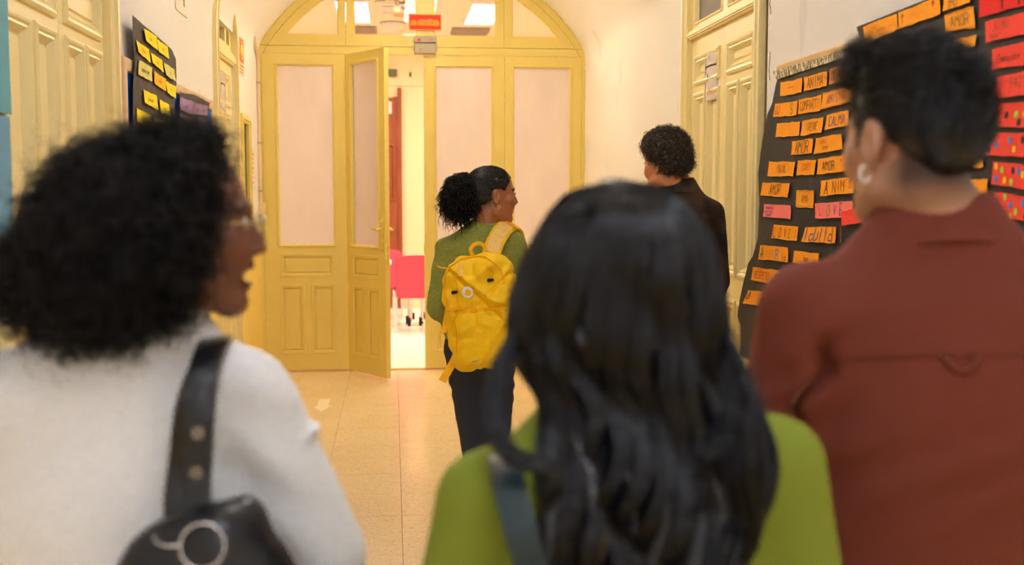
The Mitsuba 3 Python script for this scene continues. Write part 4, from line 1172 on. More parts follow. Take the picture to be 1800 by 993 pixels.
# conduit with bell by the left corner
cd = thing('conduit', 'white cable conduit running down the left corner beside the door screen', 'pipe')
cw = .025
Y_ = 9.58
path = [wl(441.5, 38, cw), wl(443.5, 70, cw), wl(450, 82, cw), wl(457, 88, cw), wl(462, 99, cw), (Y_ + .03, 2.5), (Y_ + .03, 1.5)]
path = [(9.30, 2.93), (9.30, 2.84), (9.36, 2.78), (9.50, 2.72), (9.60, 2.66), (9.62, 2.56), (9.62, 2.2), (9.62, 1.46)]
sp = spline([(XL + .016 + .06 * max(0, z - 2.72), y, z) for y, z in path], 60)
add('tube', tube(sp, .013, 10), bsdf('conduit_white', matte((236, 214, 184), .5)), parent=cd, smooth=40)
for z in (2.45, 1.95, 1.55):
    add('clip', boxm((XL, 9.60, z), (XL + .034, 9.64, z + .014)), M_GREY, parent=cd)
bl = thing('door_bell', 'white junction box with a round bell at the foot of the conduit', 'bell')
add('case', bevel_box((XL + .001, 9.575, 1.36), (XL + .05, 9.67, 1.46), .006), bsdf('bell_white', matte((232, 214, 176), .5)), parent=bl)
bc = lathe([(0, 0), (.032, 0), (.034, .008), (.026, .02), (.012, .026), (0, .027)], 20)
bc.apply_transform(trimesh.transformations.rotation_matrix(math.pi / 2, [1, 0, 0])); bc.apply_translation((XL + .034, 9.60, 1.335))
add('button', bc, M_WHITE, parent=bl, smooth=30)
bc2 = boxm((XL + .001, 9.595, 1.30), (XL + .045, 9.65, 1.365))
add('base', bc2, M_WHITE, parent=bl)

# white arrow sticker on the floor
aP = [at(x, y, 2, 0) for x, y in [(561, 702), (580.5, 701), (577, 712), (583.5, 712.5), (564.5, 724), (552, 716), (557.5, 714)]]
add('floor_arrow', extrude(Polygon([(p_[0], p_[1]) for p_ in aP]), .0006, .0006), bsdf('sticker_white', matte((246, 236, 214), .4)), label='white arrow sticker on the floor in front of the open door', cat='sticker')
# cracks and flakes on the right wall
for q, pl_ in enumerate([[(1354, 0), (1353, 8), (1355, 18), (1354.5, 24)], [(1354, 92), (1353, 108), (1352, 122), (1353, 140)]]):
    pts = [wr(*p_) for p_ in pl_]
    add('crack', RIGHT(extrude(LineString(pts).buffer(.004), .0008, .0)), INK['grey'], parent='wall_right', label='crack in the plaster')
# ---------------------------------------------------------------- people
def skin_mat(name):
    return bsdf(name, {'type': 'twosided', 'bsdf': {'type': 'principled', 'base_color': {'type': 'mesh_attribute', 'name': 'vertex_color'}, 'roughness': .48, 'specular': .4}})


M_SKIN = skin_mat('skin')


def hair_mat(name, rgb, rough=.38, spec=.55, light=5.0, f=85):
    def fn(p, n, uv):
        k = smoothstep(.42, .80, fbm(p.x * f, p.y * f, p.z * f))
        return mi.Color3f(*rgb) * (.7 + (light - .7) * k * k)
    return bsdf(name, {'type': 'twosided', 'bsdf': {'type': 'principled', 'base_color': proc(fn), 'roughness': rough, 'specular': spec}})


M_HAIR = hair_mat('black_hair', [.007, .006, .006], .5, .25, 4.0, 60)
M_HAIRG = hair_mat('glossy_hair', [.005, .0046, .0065], .29, .55, 2.4, 40)
M_HAIRB = hair_mat('brown_hair', [.036, .024, .018], .5, .5, 5.0, 110)


def rotz(p, c, th, pitch=0.0):
    """World points -> head space (x right, y towards the face, z up) for a head looking th radians clockwise from +y."""
    q = p - np.asarray(c, np.float32)
    x = q[:, 0] * math.cos(th) - q[:, 1] * math.sin(th)
    y = q[:, 0] * math.sin(th) + q[:, 1] * math.cos(th)
    z = q[:, 2]
    if pitch:
        y, z = y * math.cos(pitch) + z * math.sin(pitch), -y * math.sin(pitch) + z * math.cos(pitch)
    return np.stack([x, y, z], 1).astype(np.float32)


def unrotz(v, c, th):
    v = np.asarray(v, float)
    x = v[..., 0] * math.cos(th) + v[..., 1] * math.sin(th)
    y = -v[..., 0] * math.sin(th) + v[..., 1] * math.cos(th)
    return np.stack([x, y, v[..., 2]], -1) + np.asarray(c)


def head_sdf(q, mouth=0.0, smile=0.0):
    """Head in head space; q (n, 3)."""
    qs = q.copy(); qs[:, 0] = np.abs(qs[:, 0])
    d = ell(q, (0, -.006, .042), (.074, .100, .084))
    d = smin(d, ell(q, (0, .036, -.02), (.058, .066, .078)), .03)
    d = smin(d, cone(qs, (.050, .005, -.060), (.020, .068, -.094 - mouth * .4), .020, .018), .03)      # jaw line
    d = smin(d, cone(q, (0, .074, -.090 - mouth * .5), (0, .080, -.094 - mouth * .5), .020, .016), .02)      # chin
    d = smin(d, cone(qs, (.046, .062, -.012), (.034, .078, -.03), .018, .016), .02)                     # cheekbone
    d = smin(d, cone(qs, (.012, .094, .030), (.042, .080, .030), .009, .008), .012)                      # brow
    d = smax(d, -ell(qs, (.032, .112, .010), (.020, .020, .013)), .012)                                   # eye socket
    d = smin(d, ell(qs, (.031, .083, .010), (.014, .0135, .0095)), .004)                                  # lids
    d = smin(d, cone(q, (0, .094, .020), (0, .112, -.022), .008, .0105), .010)                            # nose bridge
    d = smin(d, ell(qs, (.011, .104, -.026), (.0095, .012, .0085)), .006)                                 # wing
    d = smax(d, -ell(qs, (.007, .110, -.0345), (.004, .005, .004)), .003)
    lz = -.047
    sx = smile * .004
    d = smin(d, cone(qs, (.003, .0975, lz), (.021 + sx, .086, lz - .004 + smile * .004), .0085, .004), .006)       # upper lip
    d = smin(d, cone(qs, (.0, .0935, lz - .0165 - mouth), (.018 + sx, .084, lz - .012 - mouth * .6 + smile * .003), .0085, .004), .006)
    if mouth:
        d = smax(d, -ell(q, (0, .098, lz - .009 - mouth * .5), (.020, .022, .0035 + mouth * .55)), .003)
    else:
        d = smax(d, -cone(qs, (0, .105, lz - .0085), (.024 + sx, .090, lz - .008 + smile * .005), .0016, .0012), .003)
    # ear: rim, bowl, lobe
    e = ell(qs, (.077, -.008, .004), (.009, .019, .031))
    e = smin(e, ell(qs, (.073, .000, -.026), (.007, .009, .010)), .008)
    e = smax(e, -ell(qs, (.087, -.003, .004), (.0085, .0115, .020)), .004)
    e = smin(e, ell(qs, (.078, .009, -.004), (.005, .005, .008)), .004)
    return smin(d, e, .008)


def hand_sdf(p, w, d, n, s):
    """Relaxed hand: w wrist, d along the forearm, n towards the palm side, s = side of the thumb (+-1)."""
    w, d, n = (np.asarray(x, float) for x in (w, d, n))
    d = d / np.linalg.norm(d)
    n = n - d * (n @ d); n /= np.linalg.norm(n)
    t = np.cross(d, n)
    o = None
    for i in range(4):
        k = (i - 1.5) * .0195
        m = cone(p, w + d * .012 + t * k * .55, w + d * .085 + t * k, .0155, .0115)
        L = (.066, .076, .071, .056)[i]
        b = w + d * .088 + t * k
        m1 = b + L * .52 * (d * .92 + n * .38)
        m2 = m1 + L * .30 * (d * .62 + n * .78)
        m3 = m2 + L * .24 * (d * .30 + n * .95)
        f = np.minimum(np.minimum(cone(p, b, m1, .0095, .0085), cone(p, m1, m2, .0085, .008)), cone(p, m2, m3, .008, .0065))
        m = smin(m, f, .006)
        o = m if o is None else np.minimum(o, m) if i == 0 else smin(o, m, .003)
    tb = w + d * .025 + t * s * .026
    t1 = tb + .042 * (d * .72 + t * s * .60 + n * .35)
    t2 = t1 + .032 * (d * .85 + t * s * .25 + n * .45)
    return smin(o, np.minimum(cone(p, tb, t1, .014, .0105), cone(p, t1, t2, .0105, .0075)), .01)


class Human:
    """Joints in world space; x right, y away from the viewer."""

    def __init__(s, head, th, neck, sh, hips, mouth=0.0, smile=0.0, pitch=0.0, arms=None, legs=None, build=1.0):
        s.head, s.th, s.neck, s.pitch = np.asarray(head, float), th, np.asarray(neck, float), pitch
        s.mouth, s.smile, s.b = mouth, smile, build
        s.S = [np.asarray(x, float) for x in sh]          # left, right shoulder
        s.E = [np.asarray(a[0], float) for a in arms]
        s.W = [np.asarray(a[1], float) for a in arms]
        s.H, s.K, s.A = ([np.asarray(l[i], float) for l in legs] for i in range(3))
        s.hips = np.asarray(hips, float)
        s.mid = (s.S[0] + s.S[1]) / 2

    def hs(s, p):
        return rotz(p, s.head, s.th, s.pitch)

    def skin(s, p):
        d = head_sdf(s.hs(p), s.mouth, s.smile)
        nb = s.head + np.array([0, 0, -.05]) + unrotz([0, -.022, 0], (0, 0, 0), s.th)
        d = smin(d, cone(p, nb, s.neck, .054 * s.b, .060 * s.b), .022)
        b = s.b
        t = smin(cone(p, s.neck + [0, 0, -.02], s.mid + [0, .0, -.02], .055 * b, .07 * b), cone(p, s.S[0] + [.03, 0, 0], s.S[1] - [.03, 0, 0], .05 * b, .05 * b), .05)
        t = smin(t, cone(p, s.mid + [0, .01, -.10], s.hips, .10 * b, .095 * b), .06)
        d = smin(d, t, .03)
        for i in (0, 1):
            d = smin(d, np.minimum(cone(p, s.S[i], s.E[i], .046 * b, .037 * b), cone(p, s.E[i], s.W[i], .037 * b, .026 * b)), .02)
            d = smin(d, hand_sdf(p, s.W[i], s.W[i] - s.E[i], [(.3 if i == 0 else -.3), .1, -1.0], 1 if i == 0 else -1), .008)
            d = smin(d, np.minimum(cone(p, s.H[i], s.K[i], .078 * b, .052 * b), cone(p, s.K[i], s.A[i], .052 * b, .036 * b)), .03)
            d = smin(d, cone(p, s.A[i] + [0, -.02, -.03], s.A[i] + [0, .12, -.055], .035, .026), .02)
        return d

    def bounds(s, pad=.14):
        P = np.vstack([s.head[None], s.E, s.W, s.A, s.S])
        lo, hi = P.min(0) - pad, P.max(0) + pad + [0, 0, .03]
        lo[2] = max(lo[2], -.01)
        return lo, hi

    def body(s, parent, skin_rgb, lip_rgb, brow=True, extra=None, h=.0045, label=None, cat='person'):
        lo, hi = s.bounds(.17)
        m = surf(s.skin, lo, hi, h)
        v = np.asarray(m.vertices)
        q = s.hs(v.astype(np.float32))
        col = np.tile(flat(skin_rgb), (len(v), 1))
        kk = meshkit.fbm(v * 40, 3)
        col *= (.92 + .16 * kk)[:, None]
        lip = (np.abs(q[:, 2] + .056 + s.mouth * .5) < .017 + s.mouth * .5) & (np.abs(q[:, 0]) < .024) & (q[:, 1] > .083)
        col[lip] = flat(lip_rgb)
        # cheeks, nose and ears a little redder
        red = np.exp(-((np.abs(q[:, 0]) - .04) ** 2 + (q[:, 2] + .02) ** 2) / .0006) * (q[:, 1] > .03)
        col *= 1 + red[:, None] * np.array([.06, -.05, -.05])
        if brow:
            bz = .027 + .010 * np.exp(-((np.abs(q[:, 0]) - .030) / .016) ** 2)
            br = (np.abs(q[:, 2] - bz) < .0042) & (np.abs(np.abs(q[:, 0]) - .031) < .021) & (q[:, 1] > .05)
            col[br] = [.02, .014, .012]
        if extra is not None:
            col = extra(q, col)
        k = say(parent, label, cat)
        scene[k] = mikit.ply(m, M_SKIN, smooth=True, color=col)
        # eyes
        for sx in (-1, 1):
            e = trimesh.creation.icosphere(2, .0115)
            ev = np.asarray(e.vertices)
            ec = np.tile([.75, .72, .68], (len(ev), 1))
            ec[ev[:, 1] > .0088] = [.05, .025, .015]
            ec[ev[:, 1] > .0108] = [.004, .004, .004]
            e.vertices = unrotz(ev + [sx * .031, .0850, .0105], s.head, s.th)
            kk_ = key('eye', k)
            scene[kk_] = mikit.ply(e, 'mat_eye', smooth=True, color=ec)
            # upper lashes
            a = np.linspace(-1, 1, 9)
            pts = np.stack([sx * .031 + a * .0145, .0975 - .006 * a * a, .0165 - .005 * a * a], 1)
            add('eyelash', tube(unrotz(pts, s.head, s.th), .0014, 5), M_HAIR, parent=k)
        return k


bsdf('eye', {'type': 'principled', 'base_color': {'type': 'mesh_attribute', 'name': 'vertex_color'}, 'roughness': .1, 'specular': .6})


def garment(p, H, chest, hem, arm_r, zs, shoulder=.062, cuff=None, depth=.115, neck_r=.064, waist=None, trap=.05, cut=True, bulk=0.0):
    """Upper garment: torso with sleeves to the wrist, cut at the hem and neckline. chest: half width."""
    m = H.mid
    y0 = m[1]
    d = ell(p, (m[0], y0 + .005, zs - .20), (chest, depth, .24))
    d = smin(d, ell(p, (H.hips[0], H.hips[1], H.hips[2] + .06), (waist or chest, depth + .004, .26)), .08)
    d = smin(d, cone(p, H.S[0] + [.045, 0, -.004], H.S[1] - [.045, 0, .004], shoulder, shoulder), .06)
    d = smin(d, cone(p, m + [0, 0, -.03], H.neck + [0, .004, -.012], shoulder + .01, trap + .018), .04)
    for i in (0, 1):
        sg = 1 if i == 0 else -1
        d = smin(d, cone(p, H.S[i] + [sg * .05, 0, .006], H.neck + [-sg * .035, 0, -.015], trap, trap), .04)
        sl = np.minimum(cone(p, H.S[i], H.E[i], arm_r[0], arm_r[1]), cone(p, H.E[i], H.W[i] - (H.W[i] - H.E[i]) * .05, arm_r[1], arm_r[2]))
        d = smin(d, sl, .028)
    d = d - bulk
    if cut:
        d = np.maximum(d, hem - p[:, 2])
        ax = H.neck + np.array([0, .012, 0])
        r = np.hypot(p[:, 0] - ax[0], (p[:, 1] - ax[1]))
        d = smax(d, -np.maximum(r - neck_r, ax[2] - .012 - p[:, 2]), .012)
    return d


def trousers(p, H, r=(.098, .068, .052), waist=(.155, .112), top=None):
    d = ell(p, (H.hips[0], H.hips[1], H.hips[2] + .0), (waist[0], waist[1], .16))
    for i in (0, 1):
        d = smin(d, np.minimum(cone(p, H.H[i], H.K[i], r[0], r[1]), cone(p, H.K[i], H.A[i] + [0, 0, .02], r[1], r[2])), .035)
    d = np.maximum(d, p[:, 2] - (top if top else H.hips[2] + .10))
    return np.maximum(d, .055 - p[:, 2])


def shoe(H, i, parent, mat):
    a = H.A[i]
    base = np.array([a[0], a[1], 0])
    f = lambda p: np.maximum(smin(smin(cone(p, base + [0, -.045, .042], base + [0, .14, .034], .044, .038), cone(p, base + [0, -.01, .07], base + [0, -.01, .10], .046, .044), .03), rbox(p, base + [0, .05, .012], (.045, .135, .016), .01), .01), -p[:, 2] + .0004)
    add('shoe', surf(f, base - [.08, .14, .01], base + [.08, .24, .16], .007), mat, parent=parent, smooth=True)


def tubes(P, R, sides=3):
    """Many strands at once: P (n, k, 3), R (n, k) or broadcastable."""
    P = np.asarray(P, float)
    n, k, _ = P.shape
    t = np.gradient(P, axis=1)
    t /= np.linalg.norm(t, axis=2, keepdims=True) + 1e-12
    a = np.cross(t, np.array([.31, .52, .79]))
    a /= np.linalg.norm(a, axis=2, keepdims=True) + 1e-12
    b = np.cross(t, a)
    g = np.arange(sides) * 2 * np.pi / sides
    R = np.broadcast_to(R, (n, k))
    V = P[:, :, None] + R[:, :, None, None] * (np.cos(g)[:, None] * a[:, :, None] + np.sin(g)[:, None] * b[:, :, None])
    base = (np.arange(n) * k * sides)[:, None, None]
    i, j = np.arange(k - 1)[None, :, None], np.arange(sides)[None, None, :]
    q = np.stack([base + i * sides + j, base + i * sides + (j + 1) % sides, base + (i + 1) * sides + (j + 1) % sides, base + (i + 1) * sides + j], -1).reshape(-1, 4)
    return trimesh.Trimesh(V.reshape(-1, 3), np.vstack([q[:, [0, 1, 2]], q[:, [0, 2, 3]]]), process=False)


def curls(mesh, n, length, radius, curl, turns, seed, k=14, inset=.008, spread=.5, gravity=.15, keep=None, thick_tip=.4):
    """Springy strands rooted on a hair mass."""
    rg = np.random.default_rng(seed)
    pts, fi = trimesh.sample.sample_surface(mesh, n, seed=seed)
    nr = mesh.face_normals[fi]
    if keep is not None:
        ok = keep(pts)
        pts, nr = pts[ok], nr[ok]
    n = len(pts)
    d = nr + rg.normal(0, spread, (n, 3))
    d /= np.linalg.norm(d, axis=1, keepdims=True)
    L = length * rg.uniform(.5, 1.25, n)
    t = np.linspace(0, 1, k)
    a = np.cross(d, rg.normal(0, 1, (n, 3))); a /= np.linalg.norm(a, axis=1, keepdims=True)
    b = np.cross(d, a)
    ph = rg.uniform(0, 6.28, n)[:, None] + 6.283 * (turns * rg.uniform(.7, 1.4, n))[:, None] * t
    cr = (curl * rg.uniform(.5, 1.4, n))[:, None] * np.minimum(1, t * 3)
    P = pts[:, None] - nr[:, None] * inset + d[:, None] * (L[:, None] * t)[..., None] + (cr * np.cos(ph))[..., None] * a[:, None] + (cr * np.sin(ph))[..., None] * b[:, None]
    P[..., 2] -= gravity * L[:, None] * t * t
    return tubes(P, radius * (1 - (1 - thick_tip) * t)[None])


def knit_col(rgb, amt=.12, f=160):
    base = np.array(flat(rgb))

    def fn(p, n, uv):
        k = noise(p.x * f, p.y * f, p.z * f * 1.4)
        c = fbm(p.x * 7, p.y * 7, p.z * 7)
        return mi.Color3f(*base.tolist()) * (1 - amt + 2 * amt * k) * (.94 + .12 * c)
    return fn


# ================================================= young woman in the white knit, left foreground
rgH = np.random.default_rng(21)
Y1 = 1.56
h1 = at(307, 408, 1, Y1)
c1 = at(213, 700, 1, Y1)[0]
P1 = Human(h1, math.radians(79), (c1 + .035, Y1 + .0, 1.385), [(c1 - .165, Y1, 1.272), (c1 + .168, Y1, 1.276)], (c1, Y1 + .02, .92), mouth=.009,
           arms=[((c1 - .262, Y1 + .0, 1.04), (c1 - .16, Y1 + .21, 1.02)), ((c1 + .268, Y1 - .01, 1.045), (c1 + .17, Y1 + .20, .985))],
           legs=[((c1 - .08, Y1 + .02, .86), (c1 - .09, Y1 + .06, .47), (c1 - .09, Y1 - .02, .09)), ((c1 + .08, Y1 + .02, .86), (c1 + .085, Y1 + .05, .47), (c1 + .09, Y1 + .12, .09))], build=.92)
p1 = thing('person')
P1.body(p1, (112, 70, 50), (92, 46, 44), h=.005, label='woman with big black curly hair and white ribbed jumper, her face turned right')


def rib_bump(p, n, uv):
    r = dr.sin(p.x * 560)
    row = dr.sin(p.z * 700)
    hole = smoothstep(.86, .97, .5 + .5 * dr.sin(p.z * 105 + 1.5 * dr.floor(p.x * 30))) * smoothstep(.6, .95, .5 + .5 * dr.sin(p.x * 187))
    return .0011 * r + .0004 * row - .0010 * hole


M_JUMPER = bsdf('white_knit', surface(knit_col((234, 234, 234), .05), rough=.85, spec=.15, bump=lambda p, n, uv: .0004 * dr.sin(p.z * 900), bump_eps=6e-4, sheen=.3))
g1 = surf(lambda p: garment(p, P1, .172, .80, (.062, .064, .044), 1.335, shoulder=.064, depth=.118, neck_r=.060, waist=.172, trap=.045), (c1 - .40, Y1 - .22, .76), (c1 + .40, Y1 + .34, 1.46), .0033)


def fold1(v, n):
    f = .006 * (meshkit.fbm(v * [9, 9, 5], 3, 3) - .5)
    arm = np.exp(-(((v[:, 0] - c1 - .20) / .06) ** 2))
    f += arm * .004 * np.sin(v[:, 2] * 70 + v[:, 0] * 40)
    b = np.exp(-(((v[:, 0] - c1 - .262) / .012) ** 2 + ((v[:, 2] - 1.222) / .010) ** 2)) * .011
    rib = (np.abs(np.sin(v[:, 0] * 290)) ** .7 - .6) * .0022 * (1 - .6 * np.exp(-((v[:, 0] - c1 - .27) / .05) ** 2))
    eye = .0016 * np.clip(np.sin(v[:, 2] * 104 + 2.1 * np.floor(v[:, 0] * 290 / np.pi)), .55, 1)
    return f + b + rib - eye


add('jumper', displace(g1, fold1), M_JUMPER, parent=p1, smooth=True, label='white ribbed knit jumper')
M_JEANS = bsdf('dark_jeans', surface(knit_col((38, 42, 56), .2, 500), rough=.8, spec=.2))
M_BLUEJ = bsdf('blue_jeans', surface(knit_col((70, 92, 130), .2, 500), rough=.8, spec=.2))
M_SHOE = bsdf('black_shoe', matte((30, 30, 32), .5))
M_SHOEW = bsdf('white_shoe', matte((228, 226, 222), .5))
lo, hi = P1.bounds()
add('jeans', surf(lambda p: trousers(p, P1), (lo[0], lo[1], 0), (hi[0], hi[1], 1.06), .011), M_BLUEJ, parent=p1, smooth=True)
for i in (0, 1):
    shoe(P1, i, p1, M_SHOEW)


def face_cut(q, off):
    return q[:, 1] - (.052 + .24 * np.clip(q[:, 2], -.2, .06) + off)


def hair1(p):
    q = rotz(p, h1, P1.th)
    wb = at(238, 392, 1, Y1 - .02); wl_ = at(192, 485, 1, Y1 - .02); wt = at(330, 300, 1, Y1)
    d = ell(p, wb, (.115, .130, .104))
    d = smin(d, ell(p, wl_, (.134, .128, .082)), .05)
    d = smin(d, ell(p, wt, (.056, .096, .054)), .04)
    d = d - .026 * (meshkit.fbm(p * 22, 3, 5) - .5)
    return smax(d, face_cut(q, .0), .03)


hm = surf(hair1, h1 - [.34, .24, .24], h1 + [.16, .24, .22], .007)
kh = add('hair', hm, M_HAIR, parent=p1, smooth=True, label='large black curly bob')
cl = curls(hm, 5200, .040, .0018, .0080, 2.2, 31, k=14, spread=.6, keep=lambda v: face_cut(rotz(v, h1, P1.th), -.012) < 0)
fl = curls(hm, 900, .075, .0006, .008, 2.5, 32, k=16, spread=.8, keep=lambda v: face_cut(rotz(v, h1, P1.th), -.02) < 0)
add('curls', cat_(cl, fl), M_HAIR, parent=kh, smooth=True, kind='stuff')
# spectacles
gl = key('eyeglasses')
say(gl, 'thin gold rimmed glasses worn by the woman in the white jumper', 'glasses')
L = lambda pts: unrotz(pts, h1, P1.th)
M_GOLD = bsdf('gold_wire', {'type': 'roughconductor', 'material': 'Au', 'alpha': .25, 'specular_reflectance': {'type': 'rgb', 'value': [.6, .58, .5]}})
M_BRONZE = bsdf('dark_bronze', {'type': 'roughconductor', 'material': 'Cr', 'alpha': .25, 'specular_reflectance': {'type': 'rgb', 'value': [.45, .42, .36]}})
for sx in (-1, 1):
    a = np.linspace(0, 2 * np.pi, 33)[:-1]
    ringp = np.stack([sx * .034 + .0255 * np.cos(a) * (1 + .06 * np.cos(2 * a)), .116 - .10 * (sx * .034 + .025 * np.cos(a)) ** 2 / .06 * .35, .002 + .0235 * np.sin(a)], 1)
    add('rim', tube(L(ringp), .0010, 6, closed=True), M_GOLD, parent=gl, smooth=True)
    fan_ = trimesh.Trimesh(np.vstack([L(ringp), L(ringp).mean(0)]), [[i, (i + 1) % 32, 32] for i in range(32)], process=False)
    add('lens', fan_, M_CLEAR, parent=gl, label='clear lens')
    arm = spline([(sx * .0595, .1135, .008), (sx * .068, .105, .012), (sx * .076, .05, .013), (sx * .082, -.01, .014), (sx * .081, -.03, .0)], 20)
    add('temple', tube(L(arm), .0012, 6), M_GOLD, parent=gl, smooth=True)
add('bridge', tube(L(spline([(-.010, .1165, .008), (0, .1205, .011), (.010, .1165, .008)], 8)), .0013, 6), M_GOLD, parent=gl, smooth=True)
# handbag
M_LEATHER = bsdf('black_leather', surface(lambda p, n, uv: mi.Color3f(.006, .006, .007) * (1 + .3 * noise(p.x * 90, p.y * 90, p.z * 90)), rough=.30, spec=.45, bump=lambda p, n, uv: .0015 * fbm(p.x * 60, p.y * 60, p.z * 60), bump_eps=8e-4))
bag = thing('handbag', 'black leather shoulder bag with metal rings hanging behind the woman in the white jumper', 'handbag')
bc = at(362, 985, 1, Y1 - .18)


def bag_f(p):
    d = ell(p, bc + [0, 0, -.06], (.120, .058, .125))
    d = smin(d, ell(p, bc + [.03, .01, -.13], (.13, .06, .09)), .05)
    d = smin(d, cone(p, bc + [.045, .02, .048], bc + [.02, .005, .03], .026, .04), .03)
    return d - .006 * (meshkit.fbm(p * 16, 3, 9) - .5)


add('body', surf(bag_f, bc - [.24, .12, .28], bc + [.24, .12, .14], .006), M_LEATHER, parent=bag, smooth=True)


def strap_path(dx, dy, top):
    pts = [at(335 + dx, 935, 1, Y1 - .165 + dy), at(333 + dx, 880, 1, Y1 - .152 + dy), at(338 + dx * .8, 800, 1, Y1 - .142 + dy), at(347 + dx * .5, 700, 1, Y1 - .135), at(362, 635, 1, Y1 - .105), at(378, 600, 1, Y1 - .045), at(383, 594, 1, Y1 + .015), at(384, 608, 1, Y1 + .07), at(375, 680, 1, Y1 + .12)]
    return spline(pts, 60)


for dx, dy, w_, lab in ((12, -.004, .030, 'front'), (-22, .010, .026, 'rear')):
    sp = strap_path(dx, dy, 0)
    nrm = np.stack([np.zeros(60), -np.cos(np.linspace(0, 2.8, 60) ** 1.0 * np.clip(np.linspace(-.4, 1.4, 60), 0, 1)), np.sin(np.linspace(0, 2.8, 60) * np.clip(np.linspace(-.4, 1.4, 60), 0, 1))], 1)
    k_ = add('strap', ribbon(sp, nrm, np.linspace(w_ + .004, w_ + .014, 60), .007), M_LEATHER, parent=bag, smooth=50)
    if lab == 'front':
        for q in (3, 9, 15):
            e = lathe([(.003, 0), (.0075, 0), (.0085, .0015), (.0075, .003), (.003, .003)], 16)
            e.apply_transform(trimesh.transformations.rotation_matrix(math.pi / 2, [1, 0, 0])); e.apply_translation(sp[q] + [0, -.0045, 0])
            add('eyelet', e, M_BRONZE, parent=k_, smooth=40, label='metal eyelet')
a = np.linspace(0, 2 * np.pi, 33)[:-1]
for (rx, ry, r_) in ((356, 960, .026), (306, 940, .022)):
    rc = at(rx, ry, 1, Y1 - .222 if rx > 330 else Y1 - .20)
    rp = rc + np.stack([r_ * np.cos(a), (.006 if rx > 330 else .02) * np.sin(a), r_ * (1 if rx > 330 else .35) * np.sin(a)], 1)
    add('ring', tube(rp, .0021, 8, closed=True), M_STEEL, parent=bag, smooth=True, label='metal ring')
    add('tab', ribbon(spline([rc + [0, -.004, -r_], rc + [0, .012, -r_ - .02], rc + [0, .03, -r_ - .05]], 8), (0, -1, .3), .028, .005), M_LEATHER, parent=bag, smooth=50)
# ================================================= young woman in the green top, centre foreground
Y2 = 1.29
c2 = at(1110, 800, 1, Y2)[0]
h2 = at(1086, 470, 1, Y2 + .01)
h2[2] = at(1086, 312, 1, Y2)[2] - .135
P2 = Human(h2, math.radians(9), (c2 - .01, Y2 + .005, 1.324), [(c2 - .176, Y2, 1.189), (c2 + .176, Y2, 1.221)], (c2, Y2 + .03, .84),
           arms=[((c2 - .225, Y2 + .0, .93), (c2 - .15, Y2 + .2, .90)), ((c2 + .228, Y2, .95), (c2 + .15, Y2 + .2, .92))],
           legs=[((c2 - .08, Y2 + .03, .80), (c2 - .085, Y2 + .08, .44), (c2 - .085, Y2, .09)), ((c2 + .08, Y2 + .03, .80), (c2 + .085, Y2 + .05, .44), (c2 + .09, Y2 + .12, .09))], build=.9)
p2 = thing('person')
P2.body(p2, (226, 176, 150), (190, 110, 100), h=.006, label='woman in a plain green top with long dark wavy hair, in the centre foreground')
M_GREENTOP = bsdf('green_top', surface(knit_col((122, 134, 46), .03, 300), rough=.8, spec=.15, sheen=.3))
g2 = surf(lambda p: garment(p, P2, .172, .70, (.058, .058, .044), 1.273, shoulder=.058, depth=.112, neck_r=.062, waist=.172, trap=.042), (c2 - .38, Y2 - .2, .66), (c2 + .38, Y2 + .32, 1.40), .007)
add('top', displace(g2, lambda v, n: .010 * (meshkit.fbm(v * [6, 6, 4], 3, 12) - .5)), M_GREENTOP, parent=p2, smooth=True, label='plain green long sleeved top')
lo, hi = P2.bounds()
add('trousers', surf(lambda p: trousers(p, P2), (lo[0], lo[1], 0), (hi[0], hi[1], .96), .011), M_JEANS, parent=p2, smooth=True)
for i in (0, 1):
    shoe(P2, i, p2, M_SHOE)
# hair: profile table over height (z, centre px, half width m, depth)
s2 = F / (CF @ (np.array([c2, Y2, 1.4]) - CO))
hx = lambda px_: at(px_, 600, 1, Y2)[0]
hz = lambda py_: at(1087, py_, 1, Y2)[2]
TAB = np.array([  # y, centre px, half width px, depth back (m), yc
    (314, 1086, 6, .015), (322, 1086, 50, .050), (340, 1088, 85, .075), (370, 1092, 118, .098), (410, 1094, 146, .112), (460, 1090, 168, .120), (520, 1087, 184, .122), (580, 1088, 190, .120), (640, 1098, 190, .118),
    (700, 1124, 176, .124), (760, 1112, 172, .140), (820, 1102, 170, .156), (890, 1098, 166, .166), (960, 1096, 154, .168), (1040, 1126, 150, .160), (1110, 1124, 110, .150)])
zt = np.array([hz(y) for y in TAB[:, 0]])[::-1]
xt = np.array([hx(c) for c in TAB[:, 1]])[::-1]
wt_ = (TAB[:, 2] / s2)[::-1]
dt_ = TAB[:, 3][::-1]
ip = lambda z, col: np.interp(z, zt, col)


YC = lambda z: np.interp(z, [1.14, 1.25, 1.34], [Y2 - .105, Y2 - .06, Y2 + .01])


def hair2(p):
    z = p[:, 2]
    w, dp = np.maximum(ip(z, wt_) - .012, .004), np.maximum(ip(z, dt_) - .012, .004)
    x = (p[:, 0] - ip(z, xt)) / w
    yc = YC(z)
    dp = np.maximum(dp - (Y2 + .01 - yc), .03)
    front = np.interp(z, [1.15, 1.30, 1.38, 1.5], [.03, .035, .055, .075])
    y = (p[:, 1] - yc) / np.where(p[:, 1] < yc, dp, front)
    r = np.hypot(x, y)
    d = (r - 1) * np.minimum(w, dp) * .8
    d = np.maximum(d, zt[0] + .02 - z)
    d = np.maximum(d, z - zt[-1])
    a = np.arctan2(x, -y)
    return d - .010 * np.sin(a * 9 + 5 * np.sin(z * 14) + z * 30) * np.clip((1.56 - z) * 5, 0, 1) - .010 * (meshkit.fbm(p * [16, 16, 7], 2, 4) - .5)


